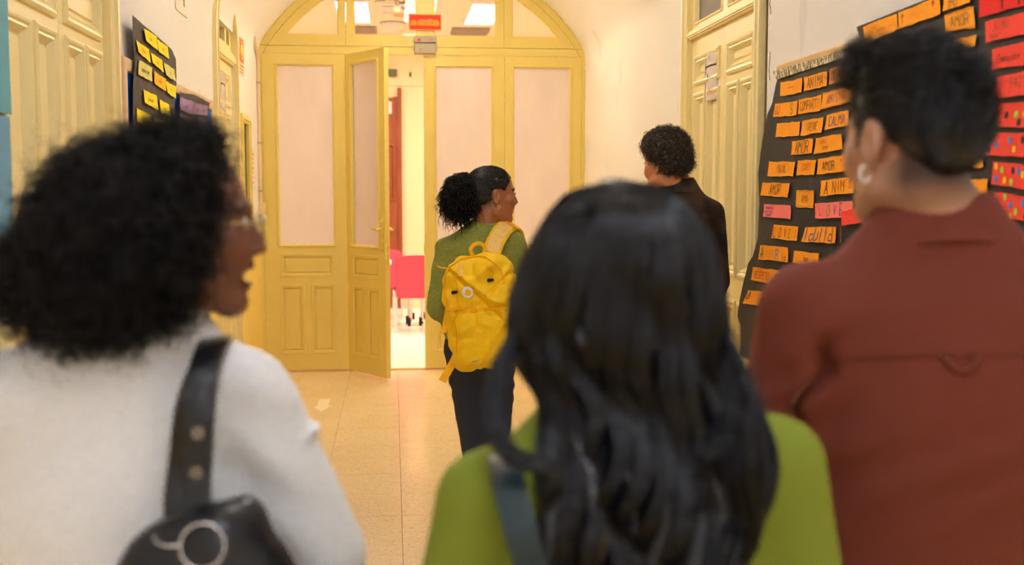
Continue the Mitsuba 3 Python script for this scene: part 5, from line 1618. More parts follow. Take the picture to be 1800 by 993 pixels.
hm2 = surf(hair2, (c2 - .30, Y2 - .22, .98), (c2 + .30, Y2 + .14, 1.60), .007)
kh2 = add('hair', hm2, M_HAIRG, parent=p2, smooth=True, label='long dark wavy hair falling over the back')
rg = np.random.default_rng(44)
N, K = 3200, 34
psi = rg.uniform(-2.0, 2.0, N)
zend = np.interp(np.abs(psi), [0, 1.5, 2.0], [1.00, 1.02, 1.08]) + rg.normal(0, .03, N)
t = np.linspace(0, 1, K)
z0 = zt[-1] - .001 - rg.uniform(0, .012, N) - .02 * (np.abs(psi) / 2) ** 2
z = z0[:, None] + (zend - z0)[:, None] * (t ** .92)[None]
lay = rg.uniform(-.007, .005, N)[:, None]
clump = np.round(psi * 5) / 5
cph = meshkit.noise(np.stack([clump * 7, clump * 0, clump * 0], -1)) * 12
amp = .0015 + .0135 * np.clip((1.50 - z) * 2.6, 0, 1.2)
wv = np.sin(z * 46 + cph[:, None] + .8 * np.sin(z * 17 + clump[:, None] * 5))
ps = psi[:, None] + (clump - psi)[:, None] * .55 * t[None] ** 1.2 + wv * amp / .13
X = ip(z, xt) + (ip(z, wt_) + lay + .2 * amp * wv) * np.sin(ps)
Yd = np.where(np.cos(ps) > 0, np.maximum(ip(z, dt_) - (Y2 + .01 - YC(z)), .03) + lay + 1.0 * amp * np.cos(z * 46 + cph[:, None]), np.interp(z, [1.15, 1.30, 1.38, 1.5], [.02, .03, .055, .075]))
Yv = YC(z) - Yd * np.cos(ps)
st = tubes(np.stack([X, Yv, z], -1), .0011 * (1 - .4 * t)[None])
# loose locks: a looping one on the left, a trailing one on the right
locks = []


def lock(pts, Yl, n, spread, seed, r=.0011):
    rr = np.random.default_rng(seed)
    C = spline([at(a_, b_, 1, yl) for (a_, b_), yl in zip(pts, Yl)], 30)
    o = rr.normal(0, 1, (n, 1, 3)) * spread * np.sin(np.linspace(.35, 2.9, 30))[None, :, None] + rr.normal(0, .0015, (n, 30, 3)).cumsum(1) * .25
    return tubes(C[None] + o, r)


locks.append(lock([(914, 565), (892, 610), (876, 660), (871, 715), (878, 765), (900, 802), (945, 816), (985, 850)], [Y2 - .02, Y2 - .03, Y2 - .05, Y2 - .07, Y2 - .09, Y2 - .11, Y2 - .12, Y2 - .12], 240, .0042, 1))
locks.append(lock([(1275, 600), (1300, 680), (1328, 750), (1345, 815), (1338, 880), (1322, 930), (1312, 985)], [Y2 - .03, Y2 - .05, Y2 - .07, Y2 - .085, Y2 - .095, Y2 - .10, Y2 - .10], 150, .006, 3))
locks.append(lock([(1262, 560), (1285, 650), (1302, 740), (1295, 830), (1315, 910), (1300, 990)], [Y2 - .04, Y2 - .06, Y2 - .09, Y2 - .11, Y2 - .11, Y2 - .11], 220, .010, 4))
fly = lock([(960, 350), (930, 390), (905, 450), (895, 520)], [Y2 - .02] * 4, 40, .008, 5, .0006)
add('strands', cat_(st, *locks), M_HAIRG, parent=kh2, smooth=True, kind='stuff')
# teal shoulder strap
M_TEAL = bsdf('teal_leather', matte((24, 46, 52), .35, .5))
sb = thing('shoulder_bag', 'bag with dark teal strap on the left shoulder of the green topped woman', 'bag')
sp = spline([at(935, 1000, 1, Y2 - .128), at(912, 920, 1, Y2 - .125), at(895, 850, 1, Y2 - .098), at(886, 806, 1, Y2 - .05), at(886, 796, 1, Y2 - .0), at(892, 820, 1, Y2 + .06), at(905, 920, 1, Y2 + .125), at(930, 1100, 1, Y2 + .14)], 60)
nr = np.stack([-.2 * np.ones(60), -np.cos(np.linspace(0, 3.0, 60)), np.sin(np.linspace(0, 3.0, 60))], 1)
add('strap', ribbon(sp, nr, .036, .004), M_TEAL, parent=sb, smooth=50)
sp = spline([at(935, 1000, 1, Y2 - .128), at(985, 1150, 1, Y2 - .14), at(1060, 1350, 1, Y2 - .145), at(1120, 1440, 1, Y2 - .15)], 20)
add('strap', ribbon(sp, (0, -1, 0), .036, .004), M_TEAL, parent=sb, smooth=50)
bb = at(1140, 1560, 1, Y2 - .19)
add('body', surf(lambda p: rbox(p, bb, (.13, .045, .10), .03), bb - .2, bb + .2, .008), M_TEAL, parent=sb, smooth=True)

# ================================================= man in the rust overshirt, right foreground
Y3 = 1.53
c3 = at(1648, 700, 1, Y3)[0]
h3 = at(1603, 256, 1, Y3)
P3 = Human(h3, math.radians(-15), (c3 - .008, Y3 + .0, 1.515), [(c3 - .198, Y3, 1.380), (c3 + .198, Y3, 1.380)], (c3, Y3 + .02, .95),
           arms=[((c3 - .222, Y3 + .05, 1.09), (c3 - .19, Y3 + .27, .95)), ((c3 + .225, Y3 - .01, 1.09), (c3 + .19, Y3 + .2, .92))],
           legs=[((c3 - .095, Y3 + .02, .88), (c3 - .10, Y3 + .04, .48), (c3 - .10, Y3 - .05, .09)), ((c3 + .095, Y3 + .02, .88), (c3 + .10, Y3 + .10, .48), (c3 + .10, Y3 + .12, .09))], build=1.05)
p3 = thing('person')


def fade3(q, col):
    # close-cropped sides and nape
    n_ = (np.clip((q[:, 2] + .090) / .045, 0, 1) * np.maximum(np.clip((-.012 - q[:, 1]) / .035, 0, 1), ((q[:, 2] > -.005) & (q[:, 1] < .040))) * (np.hypot(q[:, 1] + .006, q[:, 2] - .002) > .034))
    return col * (1 - .86 * n_[:, None])


P3.body(p3, (176, 128, 100), (150, 90, 80), extra=fade3, h=.0045, label='man with short dark hair, white earring and rust brown overshirt, on the right')
M_RUST = bsdf('rust_cotton', surface(knit_col((110, 54, 42), .07, 420), rough=.85, spec=.15, sheen=.4, bump=lambda p, n, uv: .0004 * noise(p.x * 700, p.y * 700, p.z * 500), bump_eps=5e-4))


def shirt3(p):
    d = garment(p, P3, .200, .74, (.072, .070, .052), 1.452, shoulder=.066, depth=.128, neck_r=.066, waist=.195, trap=.055)
    for sg in (-1, 1):   # the deep fold where sleeve meets back
        fa, fb = (at(1462, 640, 1, Y3 - .125), at(1418, 750, 1, Y3 - .105)) if sg < 0 else ((c3 + .148, Y3 - .12, 1.325), (c3 + .172, Y3 - .10, 1.19))
        d = smax(d, -cone(p, fa, fb, .010, .034), .014)
    return d


g3 = surf(shirt3, (c3 - .40, Y3 - .24, .70), (c3 + .40, Y3 + .32, 1.60), .006)


def fold3(v, n):
    x, zz = v[:, 0] - c3, v[:, 2]
    f = .016 * (meshkit.fbm(v * [7, 7, 5], 3, 8) - .5)
    f += .0045 * np.exp(-((np.abs(x) - .20) / .05) ** 2) * np.sin((zz + .9 * np.abs(x)) * 62)
    f += .0035 * np.exp(-((zz - 1.17) / .06) ** 2) * np.sin((zz - .45 * x) * 75)
    a_, b_ = at(1474, 628, 1, Y3 - .10), at(1416, 752, 1, Y3 - .08)
    tt = np.clip((zz - b_[2]) / (a_[2] - b_[2]), 0, 1)
    dx = v[:, 0] - (b_[0] + (a_[0] - b_[0]) * tt) + .012 * np.sin(tt * 7)
    on_ = np.clip((zz - b_[2] + .05) / .05, 0, 1) * np.clip((a_[2] + .03 - zz) / .06, 0, 1) * (v[:, 1] < Y3)
    f += on_ * (-.030 * np.exp(-(dx / .011) ** 2) + .009 * np.exp(-((dx + .035) / .02) ** 2))
    f += -.0015 * np.exp(-((zz - (1.325 - .25 * x * x)) / .004) ** 2) * (v[:, 1] < Y3)
    return f


g3 = displace(g3, fold3)
ks = add('overshirt', g3, M_RUST, parent=p3, smooth=True, label='rust brown cotton overshirt')
from scipy.spatial import cKDTree
tree3 = cKDTree(np.asarray(g3.vertices))


def on3(pts, out=.002):
    """Lay points on the back of the shirt."""
    v = np.asarray(g3.vertices)
    back = v[:, 1] < Y3 + .01
    tr_ = cKDTree(v[back][:, [0, 2]])
    i = tr_.query(np.asarray(pts)[:, [0, 2]], k=4)[1]
    yb = v[back][i][:, :, 1].min(1)
    p_ = np.array(pts, float)
    p_[:, 1] = yb - out
    return p_


xs = np.linspace(-.178, .178, 40)
yk = on3(np.stack([c3 + xs, xs * 0, 1.332 - .35 * xs ** 2], 1), .0005)
add('yoke_seam', tube(yk, .0012, 6), M_RUST, parent=ks, smooth=True)
lx3 = at(1700, 630, 1, Y3 - .13)[0]
lp = on3(np.array([(lx3 + u * .023, 0, 1.331 - .017 * (1 - u * u)) for u in np.linspace(-1, 1, 13)]), .006)
lp[[0, -1], 1] += .006
add('hanger_loop', ribbon(spline(lp, 24), (0, -1, 0), .009, .003), M_RUST, parent=ks, smooth=50, label='small hanging loop')
# collar: a folded band standing round the neck
NA, NR = 48, 7
ang_ = np.linspace(-2.45, 2.45, NA)
prof = [(.060, .004), (.062, .036), (.066, .042), (.071, .039), (.080, .016), (.090, -.008), (.092, -.012), (.087, -.010), (.074, -.004)]
V = []
nk = np.array([c3 - .008, Y3 + .008, 1.497])
for a_ in ang_:
    side = abs(a_) / 2.45
    for r_, hh in prof:
        rx = r_ * (1.04 + .10 * np.sin(abs(a_)))
        V.append(nk + [rx * np.sin(a_), -r_ * np.cos(a_), hh - .020 * side ** 2 - (.010 * np.sin(abs(a_)) ** 2 if hh < .02 else 0)])
V = np.array(V); M_ = len(prof)
Q = np.array([[i * M_ + j, (i + 1) * M_ + j, (i + 1) * M_ + (j + 1) % M_, i * M_ + (j + 1) % M_] for i in range(NA - 1) for j in range(M_)])
add('collar', trimesh.Trimesh(V, np.vstack([Q[:, [0, 2, 1]], Q[:, [0, 3, 2]]]), process=False), M_RUST, parent=ks, smooth=60)
lo, hi = P3.bounds()
add('trousers', surf(lambda p: trousers(p, P3, (.10, .075, .06), (.165, .118)), (lo[0], lo[1], 0), (hi[0], hi[1], 1.08), .011), M_JEANS, parent=p3, smooth=True)
for i in (0, 1):
    shoe(P3, i, p3, M_SHOE)


def hair3(p):
    q = rotz(p, h3, P3.th)
    d = ell(q, (0, -.012, .050), (.077, .102, .086))
    d = smin(d, ell(q, (0, .030, .108), (.056, .072, .036)), .04)
    d = smin(d, ell(q, (0, -.080, .02), (.062, .036, .062)), .03)
    d = d - .014 * (meshkit.fbm(q * [30, 22, 30], 2, 6) - .5) * np.clip((q[:, 2] - .02) * 12, 0, 1)
    line = np.interp(q[:, 1], [-.2, -.09, -.055, -.030, -.008, .012, .026, .040, .06, .10], [-.070, -.066, -.050, -.018, .030, .034, -.004, .012, .072, .085])
    return smax(d, line - q[:, 2] + .004 * np.sin(q[:, 0] * 160), .012)


hm3 = surf(hair3, h3 - [.15, .16, .12], h3 + [.15, .16, .20], .005)
kh3 = add('hair', hm3, M_HAIRG, parent=p3, smooth=True, label='short dark wavy hair')
rg = np.random.default_rng(9)
pts, fi = trimesh.sample.sample_surface(hm3, 6500, seed=5)
nr = hm3.face_normals[fi]
q = rotz(pts.astype(np.float32), h3, P3.th)
top = np.clip((q[:, 2] - .0) / .10, 0, 1)
flow = unrotz(np.stack([.9 * np.sin(q[:, 1] * 30 + q[:, 2] * 20), -1.0 + 1.3 * (q[:, 1] > .03), -.9 + 1.4 * top], 1), (0, 0, 0), P3.th)
flow += rg.normal(0, .35, flow.shape)
flow -= nr * (flow * nr).sum(1, keepdims=True)
flow /= np.linalg.norm(flow, axis=1, keepdims=True)
Ln = (.010 + .040 * top) * rg.uniform(.6, 1.2, len(pts))
t = np.linspace(0, 1, 9)
bend = np.cross(flow, nr)
wv = np.sin(t[None] * 5 + rg.uniform(0, 6, len(pts))[:, None]) * .003 * top[:, None]
Pp = pts[:, None] - nr[:, None] * .002 + flow[:, None] * (Ln[:, None] * t)[..., None] + nr[:, None] * ((.002 + .006 * top)[:, None] * np.sin(t * 2.2)[None])[..., None] + bend[:, None] * wv[..., None]
add('strands', tubes(Pp, .0009 * (1 - .5 * t)[None]), M_HAIRG, parent=kh3, smooth=True, kind='stuff')
er = unrotz(np.array([(-.080, .000, -.041)]), h3, P3.th)[0]
a = np.linspace(.5, 2 * np.pi - .3, 28)
add('earring', tube(er + np.stack([.0095 * np.cos(a) * .9, .004 * np.cos(a), .0115 * np.sin(a)], 1), .0026, 8), bsdf('pearl_white', matte((232, 222, 206), .25, .6)), parent=p3, smooth=True, label='white hoop earring')
# ================================================= girl with the yellow backpack, middle distance
Y4 = 4.72
c4 = at(843, 500, 1, Y4)[0]
h4 = at(863, 346, 1, Y4)
P4 = Human(h4, math.radians(74), (c4 + .022, Y4, 1.395), [(c4 - .128, Y4, 1.305), (c4 + .140, Y4, 1.325)], (c4 + .0, Y4 + .01, .92), smile=1.0,
           arms=[((c4 - .168, Y4 - .02, 1.065), (c4 - .10, Y4 + .20, 1.02)), ((c4 + .19, Y4 - .0, 1.08), (c4 + .12, Y4 + .22, 1.03))],
           legs=[((c4 - .060, Y4 + .01, .87), (c4 - .015, Y4 + .06, .47), (c4 + .02, Y4 - .05, .09)), ((c4 + .070, Y4 + .01, .87), (c4 + .070, Y4 + .06, .47), (c4 + .07, Y4 + .18, .09))], build=.9)
p4 = thing('person')


def edge4(q, col):
    n_ = np.clip((q[:, 2] + .06) / .03, 0, 1) * (q[:, 1] < -.02) * (q[:, 1] > -.09) * .6
    return col * (1 - n_[:, None])


P4.body(p4, (160, 104, 70), (142, 74, 66), extra=edge4, h=.004, label='girl in a green knitted jumper with a curly ponytail, her smiling face turned right')


def heather(p, n, uv):
    k = noise(p.x * 260, p.y * 260, p.z * 300)
    k2 = noise(p.x * 120 + 9, p.y * 120, p.z * 150)
    return mix((.11, .145, .022), (.33, .36, .095), .25 + .5 * k * k2 + .35 * k) * (.92 + .16 * fbm(p.x * 8, p.y * 8, p.z * 8))


M_HEATHER = bsdf('green_heather', surface(heather, rough=.9, spec=.1, sheen=.5, bump=lambda p, n, uv: .0012 * noise(p.x * 260, p.y * 260, p.z * 300), bump_eps=8e-4))
g4 = surf(lambda p: garment(p, P4, .158, .875, (.060, .058, .044), 1.385, shoulder=.055, depth=.115, neck_r=.056, waist=.156, trap=.042), (c4 - .32, Y4 - .2, .84), (c4 + .34, Y4 + .34, 1.46), .006)


def fold4(v, n):
    f = .008 * (meshkit.fbm(v * [9, 9, 7], 3, 15) - .5)
    f += .006 * np.exp(-((v[:, 2] - .90) / .03) ** 2) * (-1)
    return f + .004 * np.exp(-((v[:, 0] - c4 + .16) / .04) ** 2) * np.sin(v[:, 2] * 55 + 20 * v[:, 0])


k4j = add('jumper', displace(g4, fold4), M_HEATHER, parent=p4, smooth=True, label='heathered green knitted jumper')
a = np.linspace(0, 2 * np.pi, 40)[:-1]
ncp = P4.neck + np.stack([.060 * np.cos(a), .012 + .060 * np.sin(a), -.004 - .012 * np.sin(a)], 1)
add('neckband', tube(ncp, .009, 8, closed=True), M_HEATHER, parent=k4j, smooth=True)
M_DARKDENIM = bsdf('navy_denim', surface(knit_col((46, 52, 70), .25, 420), rough=.8, spec=.2))
lo, hi = P4.bounds()


def jean4(p):
    return trousers(p, P4, (.088, .066, .048), (.142, .108), top=.97)


j4 = surf(jean4, (lo[0], lo[1], 0), (hi[0], hi[1], 1.0), .008)
add('jeans', displace(j4, lambda v, n: .004 * np.sin((v[:, 2] + .3 * v[:, 0]) * 95) * np.exp(-((v[:, 2] - .73) / .07) ** 2) + .006 * (meshkit.fbm(v * 12, 2, 3) - .5)), M_DARKDENIM, parent=p4, smooth=True)
for i in (0, 1):
    shoe(P4, i, p4, M_SHOE)
# slicked hair: cap with waved strands drawn back to the puff
CR4 = np.array([.0795, .106, .0895])
CC4 = np.array([0, -.008, .040])
PB = np.array([0.0, -.118, .045])


def line4(q):   # hairline: keep hair where this is < 0
    z_ = np.interp(q[:, 1], [-.2, -.075, -.045, -.015, .01, .035, .055, .075, .1], [-.03, -.062, -.040, -.004, .040, .022, .052, .076, .098])
    return z_ - q[:, 2]


def cap4(p):
    q = rotz(p, h4, P4.th)
    d = ell(q, CC4, CR4)
    d = smin(d, ell(q, (0, -.085, .005), (.050, .035, .060)), .03)
    return smax(d, line4(q), .006)


hm4 = surf(cap4, h4 - [.15, .16, .12], h4 + [.15, .16, .18], .004)
hm4 = displace(hm4, lambda v, n: .0016 * np.sin(np.linalg.norm(v - unrotz(PB, h4, P4.th), axis=1) * 430 + 5 * meshkit.noise(v * 30)))
kh4 = add('hair', hm4, M_HAIRG, parent=p4, smooth=True, label='black hair slicked back into a curly puff')
rg = np.random.default_rng(14)
n4 = 900
ya = rg.uniform(-.07, .085, n4); sgn = rg.choice([-1, 1], n4)
u0 = np.stack([sgn * rg.uniform(0, 1, n4) ** .6, (ya - CC4[1]) / CR4[1], rg.uniform(-.4, 1, n4)], 1)
u0 /= np.linalg.norm(u0, axis=1, keepdims=True)
u1 = np.array([0, -1.0, .08]); u1 /= np.linalg.norm(u1)
t = np.linspace(0, 1, 18)
om = np.arccos(np.clip(u0 @ u1, -1, 1))
ok = om > .35
u0, om = u0[ok], om[ok]
sl = (np.sin((1 - t)[None] * om[:, None]) / np.sin(om)[:, None])[..., None] * u0[:, None] + (np.sin(t[None] * om[:, None]) / np.sin(om)[:, None])[..., None] * u1
side = np.cross(u0, u1); side /= np.linalg.norm(side, axis=1, keepdims=True)
wv = np.sin(t[None] * om[:, None] * 20 + np.round(u0[:, 2] * 7)[:, None]) * .016
ridge = 1.012 + .014 * np.sin(t[None] * om[:, None] * 20 + np.round(u0[:, 2] * 7)[:, None])
D = (sl + wv[..., None] * side[:, None]) * ridge[..., None]
W4 = CC4 + D * CR4
okp = (line4(W4.reshape(-1, 3)).reshape(W4.shape[:2]) < .004).all(1)
st4 = tubes(unrotz(W4[okp], h4, P4.th), .0014)
# baby hairs at the nape
cl0 = curls(hm4, 700, .014, .0006, .002, 1.0, 4, k=6, spread=.4, keep=lambda v: (rotz(v, h4, P4.th)[:, 1] < -.03) & (rotz(v, h4, P4.th)[:, 2] < -.02))
add('strands', cat_(st4, cl0), M_HAIRG, parent=kh4, smooth=True, kind='stuff')
pc = at(807, 346, 1, Y4 - .045)


def puff4(p):
    d = ell(p, pc, (.060, .070, .084))
    d = smin(d, cone(p, pc, unrotz(PB, h4, P4.th), .055, .040), .03)
    return d - .034 * (meshkit.fbm(p * 30, 3, 2) - .5)


hmp = surf(puff4, pc - [.15, .15, .15], pc + [.2, .15, .15], .005)
kp = add('puff', hmp, M_HAIR, parent=kh4, smooth=True)
cp = curls(hmp, 2800, .036, .0021, .0066, 1.8, 77, k=12, spread=.55, gravity=.5)
hangs = curls(hmp, 160, .044, .0019, .0060, 2.6, 78, k=14, spread=.3, gravity=1.2, keep=lambda v: v[:, 2] < pc[2] - .02)
scene[kp + '_curls'] = mikit.ply(cat_(cp, hangs), M_HAIR, smooth=True)
labels[kp + '_curls'] = {'kind': 'stuff'}
erw = lambda x, y, z: unrotz(np.array([(x, y, z)]), h4, P4.th)[0]
a = np.linspace(0, 2 * np.pi, 24)[:-1]
M_EAR = bsdf('gold_earring', {'type': 'roughconductor', 'material': 'Au', 'alpha': .15})
e0 = erw(.083, .003, -.040)
add('earring', tube(e0 + np.stack([0.0062 * np.cos(a), -.002 * np.cos(a), .0070 * np.sin(a)], 1), .0013, 7, closed=True), M_EAR, parent=p4, smooth=True, label='gold ring earring')
stud = trimesh.creation.icosphere(2, .003); stud.apply_translation(erw(.084, -.006, -.024))
add('ear_stud', stud, M_STEEL, parent=p4, smooth=True, label='small bright ear stud')

# --- yellow backpack
def canvas(p, n, uv):
    w_ = noise(p.x * 600, p.y * 600, p.z * 600)
    return mi.Color3f(.95, .60, .006) * (.90 + .12 * w_) * (.95 + .1 * fbm(p.x * 10, p.y * 10, p.z * 10))


M_PACK = bsdf('yellow_canvas', surface(canvas, rough=.55, spec=.35, bump=lambda p, n, uv: .0004 * noise(p.x * 900, p.y * 900, p.z * 900), bump_eps=4e-4))
M_WEB = bsdf('yellow_webbing', matte((244, 184, 10), .6))
M_PAD = bsdf('cream_mesh_pad', matte((246, 206, 120), .8))
pk = thing('backpack', 'bright yellow canvas backpack hanging from the right shoulder of the girl in the green jumper', 'backpack')
pkc = at(850, 544, 1, Y4 - .215)
tz, ty_ = math.radians(-20), math.radians(8)
RP = trimesh.transformations.rotation_matrix(tz, [0, 0, 1])[:3, :3] @ trimesh.transformations.rotation_matrix(-ty_, [0, 1, 0])[:3, :3]
pw = lambda v: np.asarray(v, float) @ RP.T + pkc          # pack space: x right, y into the back, z up


def pack_f(p):
    q = ((p - pkc.astype(np.float32)) @ RP.astype(np.float32))
    zz = q[:, 2]
    wd = np.interp(zz, [-.25, -.2, -.05, .1, .18, .235], [.130, .148, .156, .152, .136, .090])
    bu = np.interp(zz, [-.25, -.18, -.05, .08, .2, .24], [.070, .088, .090, .082, .06, .045])
    q2 = np.stack([q[:, 0] / wd * .14, q[:, 1] / bu * .085, zz], 1)
    d = rbox(q2, (0, 0, -.005), (.14, .085, .232), .062)
    # front pocket
    pq = np.stack([q[:, 0], q[:, 1], zz], 1)
    d = smin(d, rbox(pq, (.012, -.074, -.10), (.106, .026, .115), .03), .022)
    return d


pm = surf(pack_f, pkc - [.24, .22, .30], pkc + [.24, .22, .30], .0045)


def crumple(v, n):
    q = (v - pkc) @ RP
    x, zz = q[:, 0], q[:, 2]
    front = np.clip(-n @ RP[:, 1] * 1.4, 0, 1)
    f = .040 * (np.abs(meshkit.fbm(np.c_[x * 9 + zz * 5, q[:, 1] * 5, zz * 7 - x * 4], 3, 21) - .5) - .10)
    f -= .010 * np.exp(-((zz - .07 + 1.1 * x) / .010) ** 2) * (np.abs(x) < .10) * front
    f += .008 * np.exp(-((zz - .10 + .9 * x) / .014) ** 2) * (np.abs(x) < .10) * front
    f -= .008 * np.exp(-((zz - .02 - .8 * x) / .012) ** 2) * (x > -.02) * front
    f += .007 * np.exp(-((zz + .12 - 1.3 * (x - .05)) / .02) ** 2) * front
    f -= .007 * np.exp(-((zz - .008) / .006) ** 2) * front * (np.abs(x - .01) < .11)
    f += .006 * np.sin(x * 46 + 3 * np.sin(zz * 20)) * np.exp(-((zz - .14) / .06) ** 2) * front
    return f


pm = displace(pm, lambda v, n: 1.6 * crumple(v, n))
add('body', pm, M_PACK, parent=pk, smooth=True)
pv = np.asarray(pm.vertices)
pq_ = (pv - pkc) @ RP
fr_ = pq_[:, 1] < .01
tr4 = cKDTree(pq_[fr_][:, [0, 2]])


def onp(xz, out=.002):
    xz = np.asarray(xz, float)
    i = tr4.query(xz, k=5)[1]
    y = pq_[fr_][i][:, :, 1].min(1)
    return pw(np.c_[xz[:, 0], y - out, xz[:, 1]])


FN = -RP[:, 1]
# zip line over the top, piping, pocket edge
zx = spline([(-.128, -.03), (-.128, .08), (-.112, .165), (-.06, .212), (0, .218), (.06, .208), (.10, .17), (.118, .10)], 60)
add('zip_piping', tube(onp(zx, .001), .0032, 6), M_WEB, parent=pk, smooth=True)
add('seam', tube(onp(spline([(-.105, -.02), (-.107, -.12), (-.10, -.2), (-.06, -.215)], 30), .001), .0018, 5), M_WEB, parent=pk, smooth=True)
add('pocket_edge', ribbon(onp(np.c_[np.linspace(-.095, .12, 24), np.full(24, .004)], .002), FN, .010, .003), M_WEB, parent=pk, smooth=50)
add('compression_strap', ribbon(onp(np.c_[np.linspace(-.135, -.02, 14), np.linspace(.02, .028, 14)], .003), FN, .013, .002), M_WEB, parent=pk, smooth=50)
# round emblem
ec = np.array([-.028, .082])
for r0, r1, mt, nm in ((.0, .0235, M_SHOEW, 'emblem'), (.0, .0125, M_WEB, 'emblem_centre')):
    dsc = lathe([(0, .0025), (r1 - .0015, .0025), (r1, .0015), (r1, 0), (0, 0)], 28)
    B = np.column_stack([RP[:, 0], RP[:, 2], FN])
    m4 = np.eye(4); m4[:3, :3] = B if np.linalg.det(B) > 0 else np.column_stack([RP[:, 0], RP[:, 2], FN])
    m4[:3, 3] = onp([ec + ([0, 0] if r1 > .02 else [.002, -.002])], .003 if r1 > .02 else .0052)[0]
    dsc.apply_transform(m4)
    add(nm, dsc, mt, parent=pk, smooth=30, label='round white emblem' if nm == 'emblem' else None)
for cx_, cz_ in ((-.085, .088), (.065, .118)):
    c_ = onp([(cx_, cz_)], .006)[0]
    tg = surf(lambda p: cone(p, c_ - RP[:, 0] * .008, c_ + RP[:, 0] * .008, .007, .006), c_ - .03, c_ + .03, .003)
    add('cord_lock', tg, INK['black'], parent=pk, smooth=True, label='black cord lock')
    cdp = onp(spline([(cx_, cz_), (cx_ + .012, cz_ + .03), (cx_ + .002, cz_ + .05)], 10), .003)
    add('cord', tube(cdp, .0022, 6), M_WEB, parent=pk, smooth=True)
add('cord', tube(onp(spline([(-.085, .085), (-.078, .04), (-.085, .0), (-.108, -.025)], 24), .004), .0025, 6), M_WEB, parent=pk, smooth=True)
add('daisy_loop', ribbon(onp(spline([(-.052, .20), (-.050, .175), (-.052, .15)], 12), .004), FN, .016, .002), M_PAD, parent=pk, smooth=50)
hl = spline([pw((-.012, .0, .222)), pw((-.006, -.006, .262)), pw((.02, .0, .268)), pw((.032, .004, .222))], 20)
add('handle', ribbon(hl, FN, .016, .004), M_WEB, parent=pk, smooth=50)
# padded strap over the right shoulder
S = P4.S[1]
sp = spline([pw((.045, .05, .205)), at(868, 432, 1, Y4 - .125), at(878, 412, 1, Y4 - .085), at(890, 398, 1, Y4 - .03), at(899, 395.5, 1, Y4 + .02), at(908, 404, 1, Y4 + .075), at(912, 440, 1, Y4 + .125), at(905, 520, 1, Y4 + .14), at(890, 590, 1, Y4 + .11)], 70)
sn = np.stack([.25 * np.ones(70), -np.cos(np.linspace(0, 3.0, 70)), np.sin(np.linspace(.35, 2.8, 70))], 1)
ks4 = add('shoulder_strap', ribbon(sp, sn, .078, .014), M_PACK, parent=pk, smooth=50)
add('strap_pad', ribbon(sp[2:34] + sn[2:34] / np.linalg.norm(sn[2:34], axis=1, keepdims=True) * .0085, sn[2:34], .056, .004), M_PAD, parent=ks4, smooth=50, label='cream padded mesh panel')
dts = []
for i in range(4, 32, 3):
    for o in (-.016, 0, .016):
        n_ = sn[i] / np.linalg.norm(sn[i]); tt = frames(sp)[i]; s_ = np.cross(tt, n_); s_ /= np.linalg.norm(s_)
        d_ = trimesh.creation.icosphere(1, .0022); d_.apply_translation(sp[i] + n_ * .0105 + s_ * o)
        dts.append(d_)
add('perforations', cat_(*dts), M_WEB, parent=ks4, kind='stuff')
bt = frames(sp)[19]
add('strap_band', ribbon(np.array([sp[19] - bt * .007, sp[19] + bt * .007]) + sn[19] * .013, sn[19], .082, .004), M_WEB, parent=ks4)
# the loose left strap
l1 = spline([pw((-.14, .03, .02)), at(791, 530, 1, Y4 - .20), at(786, 552, 1, Y4 - .195), at(780, 585, 1, Y4 - .20)], 24)
add('webbing', ribbon(l1, FN, .024, .003), M_WEB, parent=pk, smooth=50, label='loose yellow webbing end')
l2 = spline([pw((-.10, .05, -.17)), at(812, 600, 1, Y4 - .20), at(803, 622, 1, Y4 - .205), at(792, 645, 1, Y4 - .20), at(777, 670, 1, Y4 - .21)], 30)
add('webbing', ribbon(l2, FN, .032, .005), M_WEB, parent=pk, smooth=50, label='broad yellow webbing strap')
add('buckle', ribbon(l2[9:13] + FN * .006, FN, .040, .006), M_WEB, parent=pk)
add('zip_pull', tube(onp(spline([(-.045, -.195), (-.03, -.192), (-.02, -.188)], 6), .004), .003, 6), M_STEEL, parent=pk)
add('side_cord', tube([pw((-.14, .0, .03)), pw((-.152, -.01, .06)), pw((-.145, -.02, .09))], .003, 6), M_WEB, parent=pk)
add('zip_cord', tube([pw((-.118, -.03, .185)), pw((-.14, -.04, .19)), pw((-.155, -.04, .20))], .0035, 6), M_WEB, parent=pk)

# ================================================= man in the dark jacket by the right hand door
Y5 = 4.95
c5 = at(1196, 420, 1, Y5)[0]
h5 = at(1171, 292, 1, Y5)
P5 = Human(h5, math.radians(-37), (c5 - .012, Y5, 1.585), [(c5 - .140, Y5, 1.455), (c5 + .140, Y5, 1.455)], (c5, Y5 + .02, .97),
           arms=[((c5 - .17, Y5 - .03, 1.15), (c5 - .16, Y5 + .12, .93)), ((c5 + .158, Y5 - .04, 1.15), (c5 + .14, Y5 + .10, .92))],
           legs=[((c5 - .085, Y5 + .02, .90), (c5 - .09, Y5 + .08, .50), (c5 - .09, Y5 - .04, .09)), ((c5 + .085, Y5 + .02, .90), (c5 + .09, Y5 + .05, .50), (c5 + .09, Y5 + .18, .09))], build=.98)
p5 = thing('person')
P5.body(p5, (196, 132, 92), (160, 92, 80), h=.0045, label='man with a short curly afro and dark brown jacket beside the right hand door')
M_SUEDE = bsdf('dark_suede', surface(lambda p, n, uv: mix((.012, .009, .007), (.060, .042, .030), smoothstep(.35, .75, fbm(p.x * 14, p.y * 14, p.z * 9, 4))), rough=.8, spec=.25, sheen=.6))
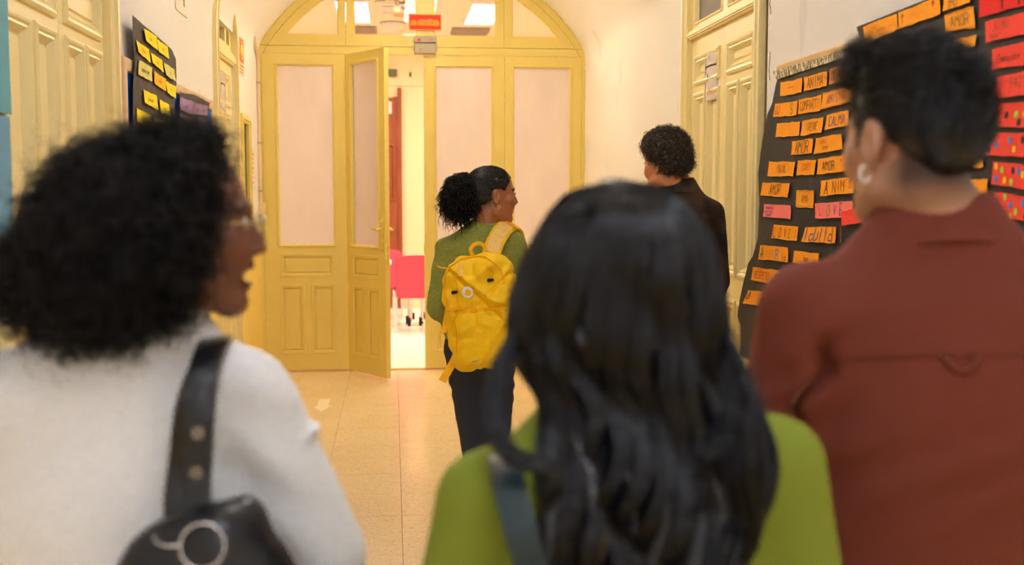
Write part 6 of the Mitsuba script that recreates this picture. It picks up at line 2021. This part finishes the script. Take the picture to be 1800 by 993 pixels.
g5 = surf(lambda p: garment(p, P5, .178, .80, (.062, .060, .045), 1.515, shoulder=.056, depth=.122, neck_r=.062, waist=.172, trap=.048), (c5 - .34, Y5 - .2, .76), (c5 + .34, Y5 + .28, 1.66), .006)


def fold5(v, n):
    f = .012 * (meshkit.fbm(v * [9, 9, 6], 3, 18) - .5)
    return f + .005 * np.exp(-((v[:, 0] - c5 - .13) / .04) ** 2) * np.sin((v[:, 2] + v[:, 0]) * 50)


k5 = add('jacket', displace(g5, fold5), M_SUEDE, parent=p5, smooth=True, label='dark brown suede jacket')
V = []
nk = np.array([c5 - .012, Y5 + .010, 1.563])
for a_ in ang_:
    side = abs(a_) / 2.45
    for r_, hh in prof:
        V.append(nk + [r_ * 1.06 * np.sin(a_), -r_ * 1.0 * np.cos(a_), hh * 1.15 - .024 * side ** 2])
add('collar', trimesh.Trimesh(np.array(V), np.vstack([Q[:, [0, 2, 1]], Q[:, [0, 3, 2]]]), process=False) if len(Q) == (NA - 1) * M_ else None, M_SUEDE, parent=k5, smooth=60)
lo, hi = P5.bounds()
add('trousers', surf(lambda p: trousers(p, P5), (lo[0], lo[1], 0), (hi[0], hi[1], 1.10), .011), M_JEANS, parent=p5, smooth=True)
for i in (0, 1):
    shoe(P5, i, p5, M_SHOE)
hc5 = at(1172, 262, 1, Y5)


def hair5(p):
    q = rotz(p, h5, P5.th)
    d = ell(p, hc5, (.106, .106, .094))
    d = smin(d, ell(q, (0, -.03, .02), (.084, .092, .072)), .03)
    d = d - .020 * (meshkit.fbm(p * 36, 3, 3) - .5)
    line = np.interp(q[:, 1], [-.2, -.06, -.02, .01, .03, .06, .1], [-.052, -.050, -.012, .028, .020, .060, .080])
    return smax(d, line - q[:, 2], .012)


hm5 = surf(hair5, hc5 - [.18, .18, .18], hc5 + [.18, .18, .18], .005)
kh5 = add('hair', hm5, M_HAIRB, parent=p5, smooth=True, label='short curly dark brown afro')
add('curls', curls(hm5, 4200, .028, .0015, .0055, 1.8, 88, k=10, spread=.5, gravity=.1), M_HAIRB, parent=kh5, smooth=True, kind='stuff')
